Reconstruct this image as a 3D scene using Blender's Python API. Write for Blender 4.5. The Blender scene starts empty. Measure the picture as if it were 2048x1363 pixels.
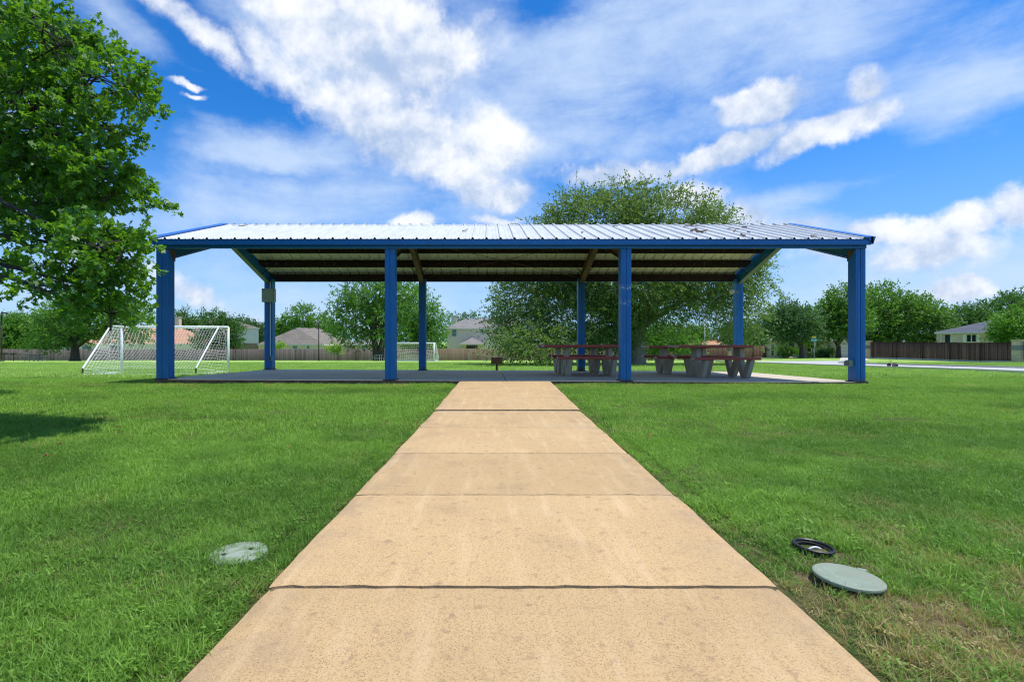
import bpy, math, random
import numpy as np
from mathutils import Vector, Matrix

random.seed(7)
RNG = np.random.default_rng(11)
R = math.radians
scene = bpy.context.scene
COL = scene.collection

# ------------------------------------------------------------------ camera
CAM_Z, FOC, CX, CY = 0.88, 1000.0, 978.0, 680.0      # focal length and principal point in photo pixels (2048 wide)
cam_data = bpy.data.cameras.new("camera")
cam_data.sensor_width = 36.0
cam_data.lens = FOC / 2048.0 * 36.0
cam_data.shift_x = (1024.0 - CX) / 2048.0
cam_data.shift_y = (CY - 681.5) / 2048.0
cam_data.clip_start = 0.05
cam_data.clip_end = 3000
cam = bpy.data.objects.new("camera", cam_data)
cam.location = (0, 0, CAM_Z)
cam.rotation_euler = (R(90), 0, 0)
COL.objects.link(cam)
scene.camera = cam

scene.view_settings.view_transform = 'Standard'
scene.view_settings.look = 'None'
scene.view_settings.gamma = 1.0
scene.view_settings.exposure = 0.45
scene.view_settings.use_curve_mapping = False

scene.cycles.use_denoising = True
scene.cycles.pixel_filter_type = 'BLACKMAN_HARRIS'
scene.cycles.filter_width = 1.15
scene.cycles.sample_clamp_indirect = 4.0
scene.cycles.max_bounces = 8
scene.cycles.diffuse_bounces = 4

# ------------------------------------------------------------------ sun
SUN_DIR = Vector((0.345, -0.03, 0.94)).normalized()    # towards the sun
sun_data = bpy.data.lights.new("sun", 'SUN')
sun_data.energy = 3.75
sun_data.angle = R(0.6)
sun_data.color = (1.0, 0.955, 0.88)
sun = bpy.data.objects.new("sun", sun_data)
sun.rotation_euler = SUN_DIR.to_track_quat('Z', 'Y').to_euler()
COL.objects.link(sun)


# ------------------------------------------------------------------ world: daylight sky with clouds
def build_world():
    w = bpy.data.worlds.new("World")
    scene.world = w
    w.use_nodes = True
    nt = w.node_tree
    nt.nodes.clear()
    N, Lk = nt.nodes, nt.links

    def node(t, **kw):
        n = N.new(t)
        for k, v in kw.items():
            setattr(n, k, v)
        return n

    def plug(sock, v):
        if isinstance(v, bpy.types.NodeSocket):
            Lk.new(v, sock)
        else:
            sock.default_value = v

    def M(op, a, b=0.0, c=None, clamp=False):
        n = node('ShaderNodeMath', operation=op, use_clamp=clamp)
        plug(n.inputs[0], a)
        plug(n.inputs[1], b)
        if c is not None:
            plug(n.inputs[2], c)
        return n.outputs[0]

    def V(op, a, b=None, out=0):
        n = node('ShaderNodeVectorMath', operation=op)
        plug(n.inputs[0], a)
        if b is not None:
            plug(n.inputs[1], b)
        return n.outputs[out]

    def noise(vec, scale, detail=5, rough=0.55, dist=0.0, out='Fac'):
        n = node('ShaderNodeTexNoise')
        plug(n.inputs['Vector'], vec)
        n.inputs['Scale'].default_value = scale
        n.inputs['Detail'].default_value = detail
        n.inputs['Roughness'].default_value = rough
        n.inputs['Distortion'].default_value = dist
        return n.outputs[out]

    def step(x, lo, hi):
        n = node('ShaderNodeMapRange', interpolation_type='SMOOTHSTEP')
        plug(n.inputs['Value'], x)
        n.inputs['From Min'].default_value = lo
        n.inputs['From Max'].default_value = hi
        return n.outputs[0]

    def mix(f, a, b):
        n = node('ShaderNodeMix', data_type='RGBA')
        plug(n.inputs[0], f)
        plug(n.inputs[6], a)
        plug(n.inputs[7], b)
        return n.outputs[2]

    tc = node('ShaderNodeTexCoord')
    d = tc.outputs['Generated']
    sep = node('ShaderNodeSeparateXYZ')
    Lk.new(d, sep.inputs[0])
    az = M('ARCTAN2', sep.outputs[0], sep.outputs[1])
    el = M('ARCSINE', sep.outputs[2])
    cmb = node('ShaderNodeCombineXYZ')
    Lk.new(az, cmb.inputs[0])
    Lk.new(el, cmb.inputs[1])
    p = cmb.outputs[0]

    def ang(px, py):
        a = math.atan2(px - CX, FOC)
        e = math.atan2(CY - py, math.hypot(px - CX, FOC))
        return a, e

    def warped(scale, amt, detail=4):
        n = noise(d, scale, detail, 0.6, out='Color')
        n = V('SUBTRACT', n, (0.5, 0.5, 0.5))
        s = node('ShaderNodeVectorMath', operation='SCALE')
        Lk.new(n, s.inputs[0])
        s.inputs['Scale'].default_value = amt
        return V('ADD', p, s.outputs[0])

    def blobs(vec, lst):
        acc = None
        for (px, py, rx, ry, rot, st) in lst:
            a, e = ang(px, py)
            mp = node('ShaderNodeMapping', vector_type='TEXTURE')
            Lk.new(vec, mp.inputs['Vector'])
            mp.inputs['Location'].default_value = (a, e, 0)
            mp.inputs['Rotation'].default_value = (0, 0, R(rot))
            ca = math.cos(a)
            mp.inputs['Scale'].default_value = (rx / FOC * ca * ca, ry / FOC * ca, 1)
            f = M('SUBTRACT', 1.0, V('LENGTH', mp.outputs[0], out=1))
            f = M('MULTIPLY', f, st) if st != 1 else f
            if acc is None:
                acc = M('MAXIMUM', f, -0.6)
            else:
                n = node('ShaderNodeMath', operation='SMOOTH_MAX')
                Lk.new(acc, n.inputs[0]); Lk.new(f, n.inputs[1]); n.inputs[2].default_value = 0.18
                acc = n.outputs[0]
        return acc

    sky = node('ShaderNodeTexSky', sky_type='NISHITA', sun_disc=False)
    sky.sun_elevation = math.asin(SUN_DIR.z)
    sky.sun_rotation = math.atan2(SUN_DIR.x, SUN_DIR.y)
    sky.altitude = 200
    sky.air_density = 1.0
    sky.dust_density = 0.6
    sky.ozone_density = 2.0
    hs = node('ShaderNodeHueSaturation')
    Lk.new(sky.outputs[0], hs.inputs['Color'])
    hs.inputs['Saturation'].default_value = SKY_SAT
    hs.inputs['Value'].default_value = SKY_VAL
    tint = node('ShaderNodeMix', data_type='RGBA', blend_type='MULTIPLY')
    tint.inputs[0].default_value = 1.0
    Lk.new(hs.outputs[0], tint.inputs[6])
    tint.inputs[7].default_value = (*SKY_TINT, 1)
    base = tint.outputs[2]
    # paler towards the horizon: thick low air
    hz = step(el, 0.42, -0.02)
    base = mix(M('MULTIPLY', hz, 0.62), base, (2.95, 3.95, 6.0, 1))

    # thin high sheets: soft mottled veils, drawn out up to the right
    wv = warped(3.0, 0.16, 6)
    veil = blobs(wv, [
        (1450, 60, 640, 170, 12, 1), (1150, 190, 330, 200, 20, 1.3), (560, 320, 360, 120, -5, 1.3), (640, 130, 330, 160, -20, 1.1), (1000, 300, 300, 160, -20, 1),
        (560, 430, 280, 50, 3, 1), (1950, 150, 260, 80, -8, 1), (230, 40, 130, 50, -30, 1),
        (1720, 365, 300, 26, 14, 0.9), (620, 610, 600, 90, 0, .7), (1850, 550, 420, 120, 6, 1.3), (1650, 470, 260, 60, 4, 1.2),
        (1250, 330, 260, 60, 18, .8), (-500, 150, 600, 300, 20, 1), (700, -500, 900, 300, 10, 1),
        (2500, 250, 500, 140, 5, 1)])
    clear = blobs(wv, [(395, 60, 130, 70, -20, 1), (480, 190, 230, 60, -8, 1), (1110, 20, 90, 46, 0, .8), (290, 240, 150, 160, 0, .9),
                       (1920, 350, 380, 110, 6, 1.2), (1150, 385, 150, 60, 0, .8), (560, 352, 230, 22, 2, .5), (1640, 330, 160, 40, 10, .6)])
    mp = node('ShaderNodeMapping')
    Lk.new(p, mp.inputs['Vector'])
    mp.inputs['Rotation'].default_value = (0, 0, R(-24))
    mp.inputs['Scale'].default_value = (1.0, 3.0, 1)
    streak = noise(mp.outputs[0], 3.2, 10, 0.66, 0.25)
    mottle = noise(d, 7.0, 10, 0.68, 0.1)
    back = step(M('ABSOLUTE', az), 1.1, 1.7)              # the rest of the sky, behind the camera: the same broken cloud
    gen = noise(d, 2.0, 4, 0.55)
    vf = M('ADD', veil, M('MULTIPLY', M('SUBTRACT', streak, 0.5), 3.2))
    vf = M('ADD', vf, M('MULTIPLY', M('SUBTRACT', mottle, 0.5), 1.6))
    vf = M('SUBTRACT', vf, M('MULTIPLY', step(clear, -.30, 1.0), 1.9))
    vf = M('ADD', vf, M('MULTIPLY', back, M('SUBTRACT', M('MULTIPLY', gen, 3.0), 1.1)))
    va = M('MULTIPLY', step(vf, -0.95, 1.6), 0.88)
    col = mix(va, base, (4.1, 5.1, 6.6, 1))

    # heaped clouds
    wc = warped(9.0, 0.07, 8)
    cum = blobs(wc, [
        (640, 50, 170, 70, -22, 1), (790, 100, 150, 85, -15, 1), (900, 130, 110, 45, 25, .75), (620, 170, 130, 50, -20, .6),
        (740, 220, 150, 70, -30, .9), (850, 295, 150, 75, -28, 1), (985, 280, 95, 60, -12, 1.1),
        (930, 345, 95, 40, -8, .8), (1000, 390, 80, 32, 5, 1), (835, 446, 56, 18, 4, 1),
        (420, 85, 150, 30, -22, .75), (520, 110, 60, 40, -40, .6), (1000, 440, 60, 10, 2, .7),
        (1522, 208, 96, 34, 6, 1.2), (1650, 262, 150, 36, 14, 1.2), (1450, 308, 130, 24, 14, 1), (1390, 330, 80, 16, 5, .8),
        (1725, 172, 52, 36, -25, .8), (1240, 350, 150, 26, 0, .6), (1390, 395, 70, 30, -10, .7),
        (1480, 425, 90, 32, -6, .8), (1590, 446, 90, 30, 0, .75), (1745, 455, 70, 32, 0, 1.05), (1830, 462, 80, 32, 0, .95),
        (1930, 440, 90, 46, 10, 1.05), (2035, 410, 80, 60, 25, 1.1), (1925, 580, 78, 30, 0, 1.1), (1680, 490, 120, 30, 0, .7), (1880, 500, 160, 44, 0, .75), (1560, 470, 80, 20, 0, .6), (375, 176, 46, 8, -3, .8), (382, 200, 34, 8, 0, .8), (390, 590, 110, 26, -25, .5),
        (-350, 250, 320, 150, 10, 1), (2550, 380, 300, 120, 10, 1)])

    def dens(vec, det):
        a_ = noise(vec, 8.0, det, 0.60, 0.05)
        b_ = noise(vec, 26.0, max(2, det - 3), 0.62)
        return M('ADD', M('MULTIPLY', M('SUBTRACT', a_, 0.5), 1.45), M('MULTIPLY', M('SUBTRACT', b_, 0.5), 0.45))
    off = V('ADD', d, (0.010, 0.0, 0.026))
    d1, d2 = dens(d, 9), dens(off, 7)
    cf = M('ADD', cum, d1)
    ca_ = step(cf, -0.16, 0.44)
    relief = M('MULTIPLY', M('SUBTRACT', d1, d2), 1.9)
    body = M('MULTIPLY', M('SUBTRACT', noise(d, 5.0, 6, 0.55), 0.48), 3.0)
    lit = step(M('ADD', M('ADD', M('MULTIPLY', cf, .22), M('ADD', 0.36, relief)), body), -0.35, 1.25)
    ccol = mix(lit, (2.75, 3.65, 5.3, 1), (6.7, 6.8, 7.0, 1))
    col = mix(M('MULTIPLY', ca_, 0.95), col, ccol)

    bg = node('ShaderNodeBackground')
    Lk.new(col, bg.inputs['Color'])
    bg.inputs['Strength'].default_value = SKY_STRENGTH
    out = node('ShaderNodeOutputWorld')
    Lk.new(bg.outputs[0], out.inputs[0])


SKY_SAT, SKY_VAL, SKY_TINT, SKY_STRENGTH = 1.2, 0.95, (0.24, 0.82, 1.28), 0.115
build_world()


# ------------------------------------------------------------------ helpers
def at(px, py, Y):
    """photo pixel + distance -> point in the world"""
    return Vector(((px - CX) * Y / FOC, Y, CAM_Z + (CY - py) * Y / FOC))


GY = [-80, 9, 10.2, 12, 14, 16, 18, 21, 24, 35, 54, 80, 110, 400, 2000]
GV = [.88, .88, .875, .93, 1.02, 1.18, 1.32, 1.45, 1.49, 1.80, 2.28, 3.24, 3.95, 5.2, 9]


def ground_z(x, y):
    g = np.interp(y, GY, GV)
    bump = np.clip((np.asarray(x) - 24) / 12, 0, 1) * np.clip((np.asarray(y) - 50) / 10, 0, 1) * np.clip((130 - np.asarray(y)) / 40, 0, 1)
    return CAM_Z - g + 0.38 * bump


def gz(x, y):
    return float(ground_z(x, y))


SMALL_JOINED = {'anchor_bolts', 'hinges', 'grate', 'mounting_brackets', 'limbs', 'net', 'rails', 'closure_strips', 'screws', 'ridge_cap'}


class MB:
    def __init__(self):
        self.v, self.f = [], []

    def add(self, vs, fs):
        n = len(self.v)
        self.v += [tuple(q) for q in vs]
        self.f += [tuple(i + n for i in f) for f in fs]
        return self

    def box(self, lo, hi, mat=None):
        x0, y0, z0 = lo
        x1, y1, z1 = hi
        vs = [Vector(q) for q in ((x0, y0, z0), (x1, y0, z0), (x1, y1, z0), (x0, y1, z0), (x0, y0, z1), (x1, y0, z1), (x1, y1, z1), (x0, y1, z1))]
        if mat is not None:
            vs = [mat @ q for q in vs]
        return self.add(vs, [(0, 3, 2, 1), (4, 5, 6, 7), (0, 1, 5, 4), (1, 2, 6, 5), (2, 3, 7, 6), (3, 0, 4, 7)])

    def prism(self, poly, axis, a, b):
        """extrude a 2D polygon along axis ('x','y','z') from a to b"""
        def P(u, v, t):
            return {'x': (t, u, v), 'y': (u, t, v), 'z': (u, v, t)}[axis]
        n = len(poly)
        vs = [P(u, v, a) for u, v in poly] + [P(u, v, b) for u, v in poly]
        fs = [tuple(range(n))[::-1], tuple(range(n, 2 * n))] + [(i, (i + 1) % n, n + (i + 1) % n, n + i) for i in range(n)]
        return self.add(vs, fs)

    def tube(self, pts, rad, n=6, cap=True):
        pts = [Vector(q) for q in pts]
        rad = rad if isinstance(rad, (list, tuple)) else [rad] * len(pts)
        vs, fs = [], []
        prev = None
        for i, q in enumerate(pts):
            t = (pts[min(i + 1, len(pts) - 1)] - pts[max(i - 1, 0)])
            t = t.normalized() if t.length > 1e-9 else Vector((0, 0, 1))
            if prev is None:
                a = t.orthogonal().normalized()
            else:
                a = (prev - t * prev.dot(t))
                a = a.normalized() if a.length > 1e-6 else t.orthogonal().normalized()
            prev = a
            b = t.cross(a)
            for k in range(n):
                th = 2 * math.pi * k / n
                vs.append(q + (a * math.cos(th) + b * math.sin(th)) * rad[i])
        for i in range(len(pts) - 1):
            for k in range(n):
                fs.append((i * n + k, i * n + (k + 1) % n, (i + 1) * n + (k + 1) % n, (i + 1) * n + k))
        if cap:
            fs.append(tuple(range(n))[::-1])
            fs.append(tuple(range((len(pts) - 1) * n, len(pts) * n)))
        return self.add(vs, fs)

    def lathe(self, prof, c=(0, 0, 0), n=24, mat=None):
        vs, fs = [], []
        for r, z in prof:
            for k in range(n):
                th = 2 * math.pi * k / n
                q = Vector((c[0] + r * math.cos(th), c[1] + r * math.sin(th), c[2] + z))
                vs.append(mat @ q if mat is not None else q)
        for i in range(len(prof) - 1):
            for k in range(n):
                fs.append((i * n + k, i * n + (k + 1) % n, (i + 1) * n + (k + 1) % n, (i + 1) * n + k))
        if prof[0][0] > 1e-4:
            fs.append(tuple(range(n))[::-1])
        if prof[-1][0] > 1e-4:
            fs.append(tuple(range((len(prof) - 1) * n, len(prof) * n)))
        return self.add(vs, fs)

    def mesh(self, name, mat):
        me = bpy.data.meshes.new(name)
        me.from_pydata(self.v, [], self.f)
        me.validate()
        if mat:
            me.materials.append(mat)
        return me

    def build(self, name, mat, parent=None, bevel=0, smooth=False):
        o = bpy.data.objects.new(name, self.mesh(name, mat))
        COL.objects.link(o)
        if parent:
            o.parent = parent
            # a thing's empty stands at its base; parts are modelled in world coordinates
            if parent.parent is None:
                o.matrix_parent_inverse = Matrix.Translation(parent.location).inverted()
        if name in SMALL_JOINED:
            o['kind'] = 'stuff'
        if bevel:
            b = o.modifiers.new('bevel', 'BEVEL')
            b.width = bevel
            b.segments = 2
            b.limit_method = 'ANGLE'
        if smooth:
            for pl in o.data.polygons:
                pl.use_smooth = True
        return o


def tag(o, label=None, cat=None, group=None, kind=None):
    if label: o['label'] = label
    if cat: o['category'] = cat
    if group: o['group'] = group
    if kind: o['kind'] = kind
    return o


def thing(name, label, cat, loc=(0, 0, 0), group=None, kind=None):
    # location is stored so masks find the base; children are built in world coordinates
    o = bpy.data.objects.new(name, None)
    o.location = loc
    o.empty_display_size = 0.2
    COL.objects.link(o)
    return tag(o, label, cat, group, kind)


def link_copy(src, parent=None, loc=None):
    c = src.copy()
    COL.objects.link(c)
    if parent is not None:
        c.parent = parent
    if loc is not None:
        c.location = loc
    return c


# ------------------------------------------------------------------ materials
def material(name, col, col2=None, rough=0.7, scale=6.0, detail=5, metallic=0.0, bump=0.0, bscale=None, spec=0.4,
             lo=0.35, hi=0.65, speck=None, coords='Object', streak=None, bdist=0.01):
    m = bpy.data.materials.new(name)
    m.use_nodes = True
    nt = m.node_tree
    N, L = nt.nodes, nt.links
    b = N['Principled BSDF']
    b.inputs['Roughness'].default_value = rough
    b.inputs['Metallic'].default_value = metallic
    b.inputs['Specular IOR Level'].default_value = spec
    b.inputs['Base Color'].default_value = (*col, 1)
    tc = N.new('ShaderNodeTexCoord')
    vec = tc.outputs[coords]
    if streak:
        mp = N.new('ShaderNodeMapping')
        mp.inputs['Scale'].default_value = streak
        L.new(vec, mp.inputs['Vector'])
        vecs = mp.outputs[0]
    else:
        vecs = vec
    if col2 is not None:
        n = N.new('ShaderNodeTexNoise')
        n.inputs['Scale'].default_value = scale
        n.inputs['Detail'].default_value = detail
        n.inputs['Roughness'].default_value = 0.6
        L.new(vecs, n.inputs['Vector'])
        mr = N.new('ShaderNodeMapRange')
        mr.inputs['From Min'].default_value = lo
        mr.inputs['From Max'].default_value = hi
        L.new(n.outputs['Fac'], mr.inputs['Value'])
        mx = N.new('ShaderNodeMix')
        mx.data_type = 'RGBA'
        mx.inputs[6].default_value = (*col, 1)
        mx.inputs[7].default_value = (*col2, 1)
        L.new(mr.outputs[0], mx.inputs[0])
        last = mx.outputs[2]
        for sp in (speck or []):           # (scale, threshold, width, colour)
            n2 = N.new('ShaderNodeTexNoise')
            n2.inputs['Scale'].default_value = sp[0]
            n2.inputs['Detail'].default_value = 3
            L.new(vec, n2.inputs['Vector'])
            m2 = N.new('ShaderNodeMapRange')
            m2.inputs['From Min'].default_value = sp[1]
            m2.inputs['From Max'].default_value = sp[1] + sp[2]
            L.new(n2.outputs['Fac'], m2.inputs['Value'])
            mm = N.new('ShaderNodeMix')
            mm.data_type = 'RGBA'
            L.new(m2.outputs[0], mm.inputs[0])
            L.new(last, mm.inputs[6])
            mm.inputs[7].default_value = (*sp[3], 1)
            last = mm.outputs[2]
        L.new(last, b.inputs['Base Color'])
    if bump:
        nb = N.new('ShaderNodeTexNoise')
        nb.inputs['Scale'].default_value = bscale or scale * 4
        nb.inputs['Detail'].default_value = 6
        L.new(vecs, nb.inputs['Vector'])
        bp = N.new('ShaderNodeBump')
        bp.inputs['Strength'].default_value = bump
        bp.inputs['Distance'].default_value = bdist
        L.new(nb.outputs['Fac'], bp.inputs['Height'])
        L.new(bp.outputs[0], b.inputs['Normal'])
    return m


def leaf_material(name, dark, light, trans, tw=0.32, rough=0.5, spec=0.35):
    m = bpy.data.materials.new(name)
    m.use_nodes = True
    nt = m.node_tree
    N, L = nt.nodes, nt.links
    b = N['Principled BSDF']
    b.inputs['Roughness'].default_value = rough
    b.inputs['Specular IOR Level'].default_value = spec
    at_ = N.new('ShaderNodeAttribute')
    at_.attribute_name = 'tint'
    mx = N.new('ShaderNodeMix')
    mx.data_type = 'RGBA'
    L.new(at_.outputs['Fac'], mx.inputs[0])
    mx.inputs[6].default_value = (*dark, 1)
    mx.inputs[7].default_value = (*light, 1)
    L.new(mx.outputs[2], b.inputs['Base Color'])
    tr = N.new('ShaderNodeBsdfTranslucent')
    tr.inputs['Color'].default_value = (*trans, 1)
    ms = N.new('ShaderNodeMixShader')
    ms.inputs[0].default_value = tw
    L.new(b.outputs[0], ms.inputs[1])
    L.new(tr.outputs[0], ms.inputs[2])
    L.new(ms.outputs[0], N['Material Output'].inputs[0])
    return m


MAT = {}
MAT['blue'] = material('blue_paint', (0.004, 0.135, 0.41), (0.006, 0.160, 0.47), rough=0.42, scale=3, bump=0.06, bscale=60, spec=0.5,
                       speck=[(45, 0.70, 0.02, (0.06, 0.17, 0.33))])
MAT['blue_trim'] = material('bright_blue_trim', (0.003, 0.12, 0.45), (0.005, 0.14, 0.5), rough=0.4, scale=3, spec=0.5)
MAT['roof'] = material('white_roof_steel', (0.60, 0.61, 0.61), (0.47, 0.49, 0.49), rough=0.42, scale=2.2, spec=0.5, lo=0.4, hi=0.75, streak=(6, .6, 1),
                       bump=0.03, bscale=20)
MAT['roof_under'] = material('roof_under_painted_bounce', (0.80, 0.74, 0.58), (0.72, 0.66, 0.50), rough=0.7, scale=3)  # warm reflected light painted into the colour of the sheets' lower faces
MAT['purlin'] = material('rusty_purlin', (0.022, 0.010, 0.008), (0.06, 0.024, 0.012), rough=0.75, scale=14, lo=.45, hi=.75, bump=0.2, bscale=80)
MAT['rafter'] = material('brown_rafter', (0.16, 0.085, 0.05), (0.10, 0.045, 0.03), rough=0.7, scale=10, bump=0.15)
MAT['greymetal'] = material('galvanised', (0.22, 0.24, 0.25), (0.17, 0.19, 0.20), rough=0.55, scale=12, metallic=0.2)
MAT['washer'] = material('pale_screw', (0.7, 0.7, 0.66), rough=0.5)
MAT['box'] = material('enclosure_cream', (0.36, 0.38, 0.26), (0.30, 0.32, 0.22), rough=0.5, scale=8)
MAT['redwood'] = material('red_plastic_board', (0.46, 0.085, 0.05), (0.34, 0.06, 0.04), rough=0.5, scale=4, streak=(1, 12, 12), bump=0.15)
MAT['boardend'] = material('pale_board_end', (0.62, 0.42, 0.34), rough=0.6)
MAT['leg'] = material('exposed_aggregate_leg', (0.56, 0.46, 0.33), (0.42, 0.34, 0.24), rough=0.9, scale=60, bump=0.5, bscale=120)
MAT['pad'] = material('grey_concrete', (0.57, 0.49, 0.38), (0.49, 0.42, 0.33), rough=0.85, scale=1.6, detail=8, bump=0.08, bscale=90,
                      speck=[(2.0, 0.56, 0.25, (0.36, 0.32, 0.27))])
MAT['pad_side'] = material('dark_brown_concrete', (0.13, 0.10, 0.07), (0.055, 0.042, 0.030), rough=0.95, scale=7, bump=0.5, bscale=60)  # mottled dark brown for the slabs' front face, darker than the top
MAT['path'] = material('tan_concrete', (0.53, 0.36, 0.175), (0.475, 0.32, 0.155), rough=0.9, scale=1.4, detail=8, bump=0.55, bscale=170, bdist=0.004,
                       speck=[(2.6, 0.55, 0.3, (0.35, 0.235, 0.13)), (19, 0.60, 0.12, (0.34, 0.225, 0.12)), (150, 0.64, 0.07, (0.25, 0.15, 0.085)), (120, 0.68, 0.05, (0.60, 0.47, 0.31)), (1.1, 0.56, 0.2, (0.50, 0.36, 0.20)),
                              (230, 0.56, 0.10, (0.24, 0.15, 0.075)), (85, 0.56, 0.12, (0.40, 0.26, 0.13))])
MAT['soil'] = material('soil', (0.085, 0.060, 0.035), (0.15, 0.105, 0.06), rough=0.95, scale=30, bump=0.6, bscale=60)
MAT['road'] = material('pale_road', (0.46, 0.45, 0.46), (0.40, 0.39, 0.40), rough=0.9, scale=0.8, bump=0.1)
MAT['kerb'] = material('kerb_concrete', (0.56, 0.53, 0.46), (0.44, 0.42, 0.36), rough=0.9, scale=3)
MAT['white'] = material('white_goal_paint', (0.74, 0.76, 0.80), (0.60, 0.62, 0.68), rough=0.45, scale=8)
MAT['net'] = material('white_net_cord', (0.80, 0.80, 0.78), rough=0.8)
MAT['dark'] = material('dark_steel', (0.035, 0.028, 0.025), (0.06, 0.04, 0.035), rough=0.55, scale=10)
MAT['rustgrill'] = material('rusty_grill_steel', (0.055, 0.018, 0.012), (0.10, 0.035, 0.02), rough=0.75, scale=20, bump=0.2)
MAT['greenmetal'] = material('dark_green_coating', (0.03, 0.075, 0.07), (0.05, 0.10, 0.09), rough=0.5, scale=10)
MAT['palewood'] = material('pale_leg_paint', (0.55, 0.52, 0.42), (0.42, 0.40, 0.33), rough=0.7, scale=8)
MAT['lidgreen'] = material('faded_green_lid', (0.235, 0.285, 0.205), (0.18, 0.225, 0.165), rough=0.6, scale=14, bump=0.35, bscale=220, bdist=0.002,
                           speck=[(60, 0.62, 0.08, (0.30, 0.34, 0.25)), (7, .52, .2, (0.25, 0.26, 0.19))])
MAT['lidpale'] = material('pale_concrete_lid', (0.26, 0.30, 0.24), (0.12, 0.19, 0.07), rough=0.8, scale=14, lo=0.45, hi=0.62, bump=0.3, bscale=80)
MAT['black'] = material('black_plastic', (0.010, 0.010, 0.012), (0.02, 0.02, 0.022), rough=0.45, scale=20)
MAT['hole'] = material('dirt_in_box', (0.02, 0.016, 0.012), rough=0.9)
MAT['pvc'] = material('white_pipe', (0.65, 0.66, 0.70), rough=0.4)
MAT['bark'] = material('grey_bark', (0.44, 0.37, 0.28), (0.22, 0.175, 0.13), rough=0.95, scale=5, streak=(4, 4, 1), bump=0.9, bscale=8, bdist=0.05)
MAT['bark_dark'] = material('dark_bark', (0.055, 0.042, 0.033), (0.10, 0.08, 0.06), rough=0.95, scale=5, streak=(3, 3, .6), bump=0.8, bscale=12, bdist=0.04)
MAT['twig'] = material('dead_branch', (0.20, 0.135, 0.085), (0.10, 0.06, 0.04), rough=0.9, scale=30)
MAT['glass'] = material('window_glass', (0.16, 0.24, 0.27), (0.09, 0.13, 0.15), rough=0.12, scale=1.5, spec=0.8)
MAT['darkglass'] = material('dark_window_glass', (0.012, 0.02, 0.03), (0.03, 0.045, 0.06), rough=0.1, scale=1.5, spec=0.8)
MAT['frame'] = material('window_frame', (0.62, 0.60, 0.56), rough=0.6)
MAT['stucco'] = material('beige_siding', (0.82, 0.65, 0.55), (0.76, 0.60, 0.51), rough=0.9, scale=1.2, bump=0.1)
MAT['creamwall'] = material('cream_siding', (0.68, 0.58, 0.42), (0.6, 0.51, 0.38), rough=0.9, scale=1.2)
MAT['whitewall'] = material('white_siding', (0.82, 0.78, 0.76), (0.76, 0.73, 0.71), rough=0.9, scale=1.2)


def brick_mat(name, c1, c2, mortar, scale, row=0.25, width=0.5, rough=0.9, bump=0.3):
    m = bpy.data.materials.new(name)
    m.use_nodes = True
    N, L = m.node_tree.nodes, m.node_tree.links
    b = N['Principled BSDF']
    b.inputs['Roughness'].default_value = rough
    tc = N.new('ShaderNodeTexCoord')
    # world-plane coordinates: along the wall, and up
    sp = N.new('ShaderNodeSeparateXYZ')
    L.new(tc.outputs['Object'], sp.inputs[0])
    ad = N.new('ShaderNodeMath'); ad.operation = 'ADD'
    L.new(sp.outputs[0], ad.inputs[0]); L.new(sp.outputs[1], ad.inputs[1])
    cb = N.new('ShaderNodeCombineXYZ')
    L.new(ad.outputs[0], cb.inputs[0]); L.new(sp.outputs[2], cb.inputs[1])
    t = N.new('ShaderNodeTexBrick')
    L.new(cb.outputs[0], t.inputs['Vector'])
    t.inputs['Color1'].default_value = (*c1, 1)
    t.inputs['Color2'].default_value = (*c2, 1)
    t.inputs['Mortar'].default_value = (*mortar, 1)
    t.inputs['Scale'].default_value = scale
    t.inputs['Row Height'].default_value = row
    t.inputs['Brick Width'].default_value = width
    t.inputs['Mortar Size'].default_value = 0.02
    n = N.new('ShaderNodeTexNoise')
    n.inputs['Scale'].default_value = 1.5
    L.new(tc.outputs['Object'], n.inputs['Vector'])
    mx = N.new('ShaderNodeMix'); mx.data_type = 'RGBA'; mx.blend_type = 'MULTIPLY'
    mx.inputs[0].default_value = 0.35
    L.new(t.outputs[0], mx.inputs[6]); L.new(n.outputs['Color'], mx.inputs[7])
    L.new(mx.outputs[2], b.inputs['Base Color'])
    bp = N.new('ShaderNodeBump'); bp.inputs['Strength'].default_value = bump; bp.inputs['Distance'].default_value = 0.01
    L.new(t.outputs['Fac'], bp.inputs['Height']); bp.invert = True
    L.new(bp.outputs[0], b.inputs['Normal'])
    return m


MAT['shingle_peach'] = brick_mat('peach_shingles', (0.62, 0.33, 0.19), (0.54, 0.28, 0.17), (0.40, 0.2, 0.12), 1.0, 0.3, 0.6)
MAT['shingle_brown'] = brick_mat('brown_shingles', (0.27, 0.235, 0.19), (0.21, 0.18, 0.145), (0.14, 0.12, 0.10), 1.0, 0.3, 0.5)
MAT['shingle_grey'] = brick_mat('grey_shingles', (0.29, 0.27, 0.24), (0.22, 0.205, 0.19), (0.15, 0.14, 0.13), 1.0, 0.3, 0.5)
MAT['shingle_slate'] = brick_mat('slate_shingles', (0.105, 0.115, 0.15), (0.08, 0.09, 0.12), (0.05, 0.055, 0.07), 1.0, 0.3, 0.5)
MAT['brick_grey'] = brick_mat('grey_pink_brick', (0.74, 0.60, 0.52), (0.48, 0.35, 0.31), (0.76, 0.68, 0.6), 1.0, 0.12, 0.34)
MAT['brick_red'] = brick_mat('red_brick', (0.36, 0.17, 0.12), (0.28, 0.12, 0.09), (0.45, 0.4, 0.35), 1.0, 0.12, 0.34)
MAT['stone'] = brick_mat('limestone_blocks', (0.64, 0.53, 0.38), (0.46, 0.36, 0.27), (0.55, 0.5, 0.42), 1.0, 0.3, 0.6)
MAT['limestone'] = material('limestone', (0.62, 0.52, 0.35), (0.46, 0.38, 0.27), rough=0.9, scale=4, bump=0.4)


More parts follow.
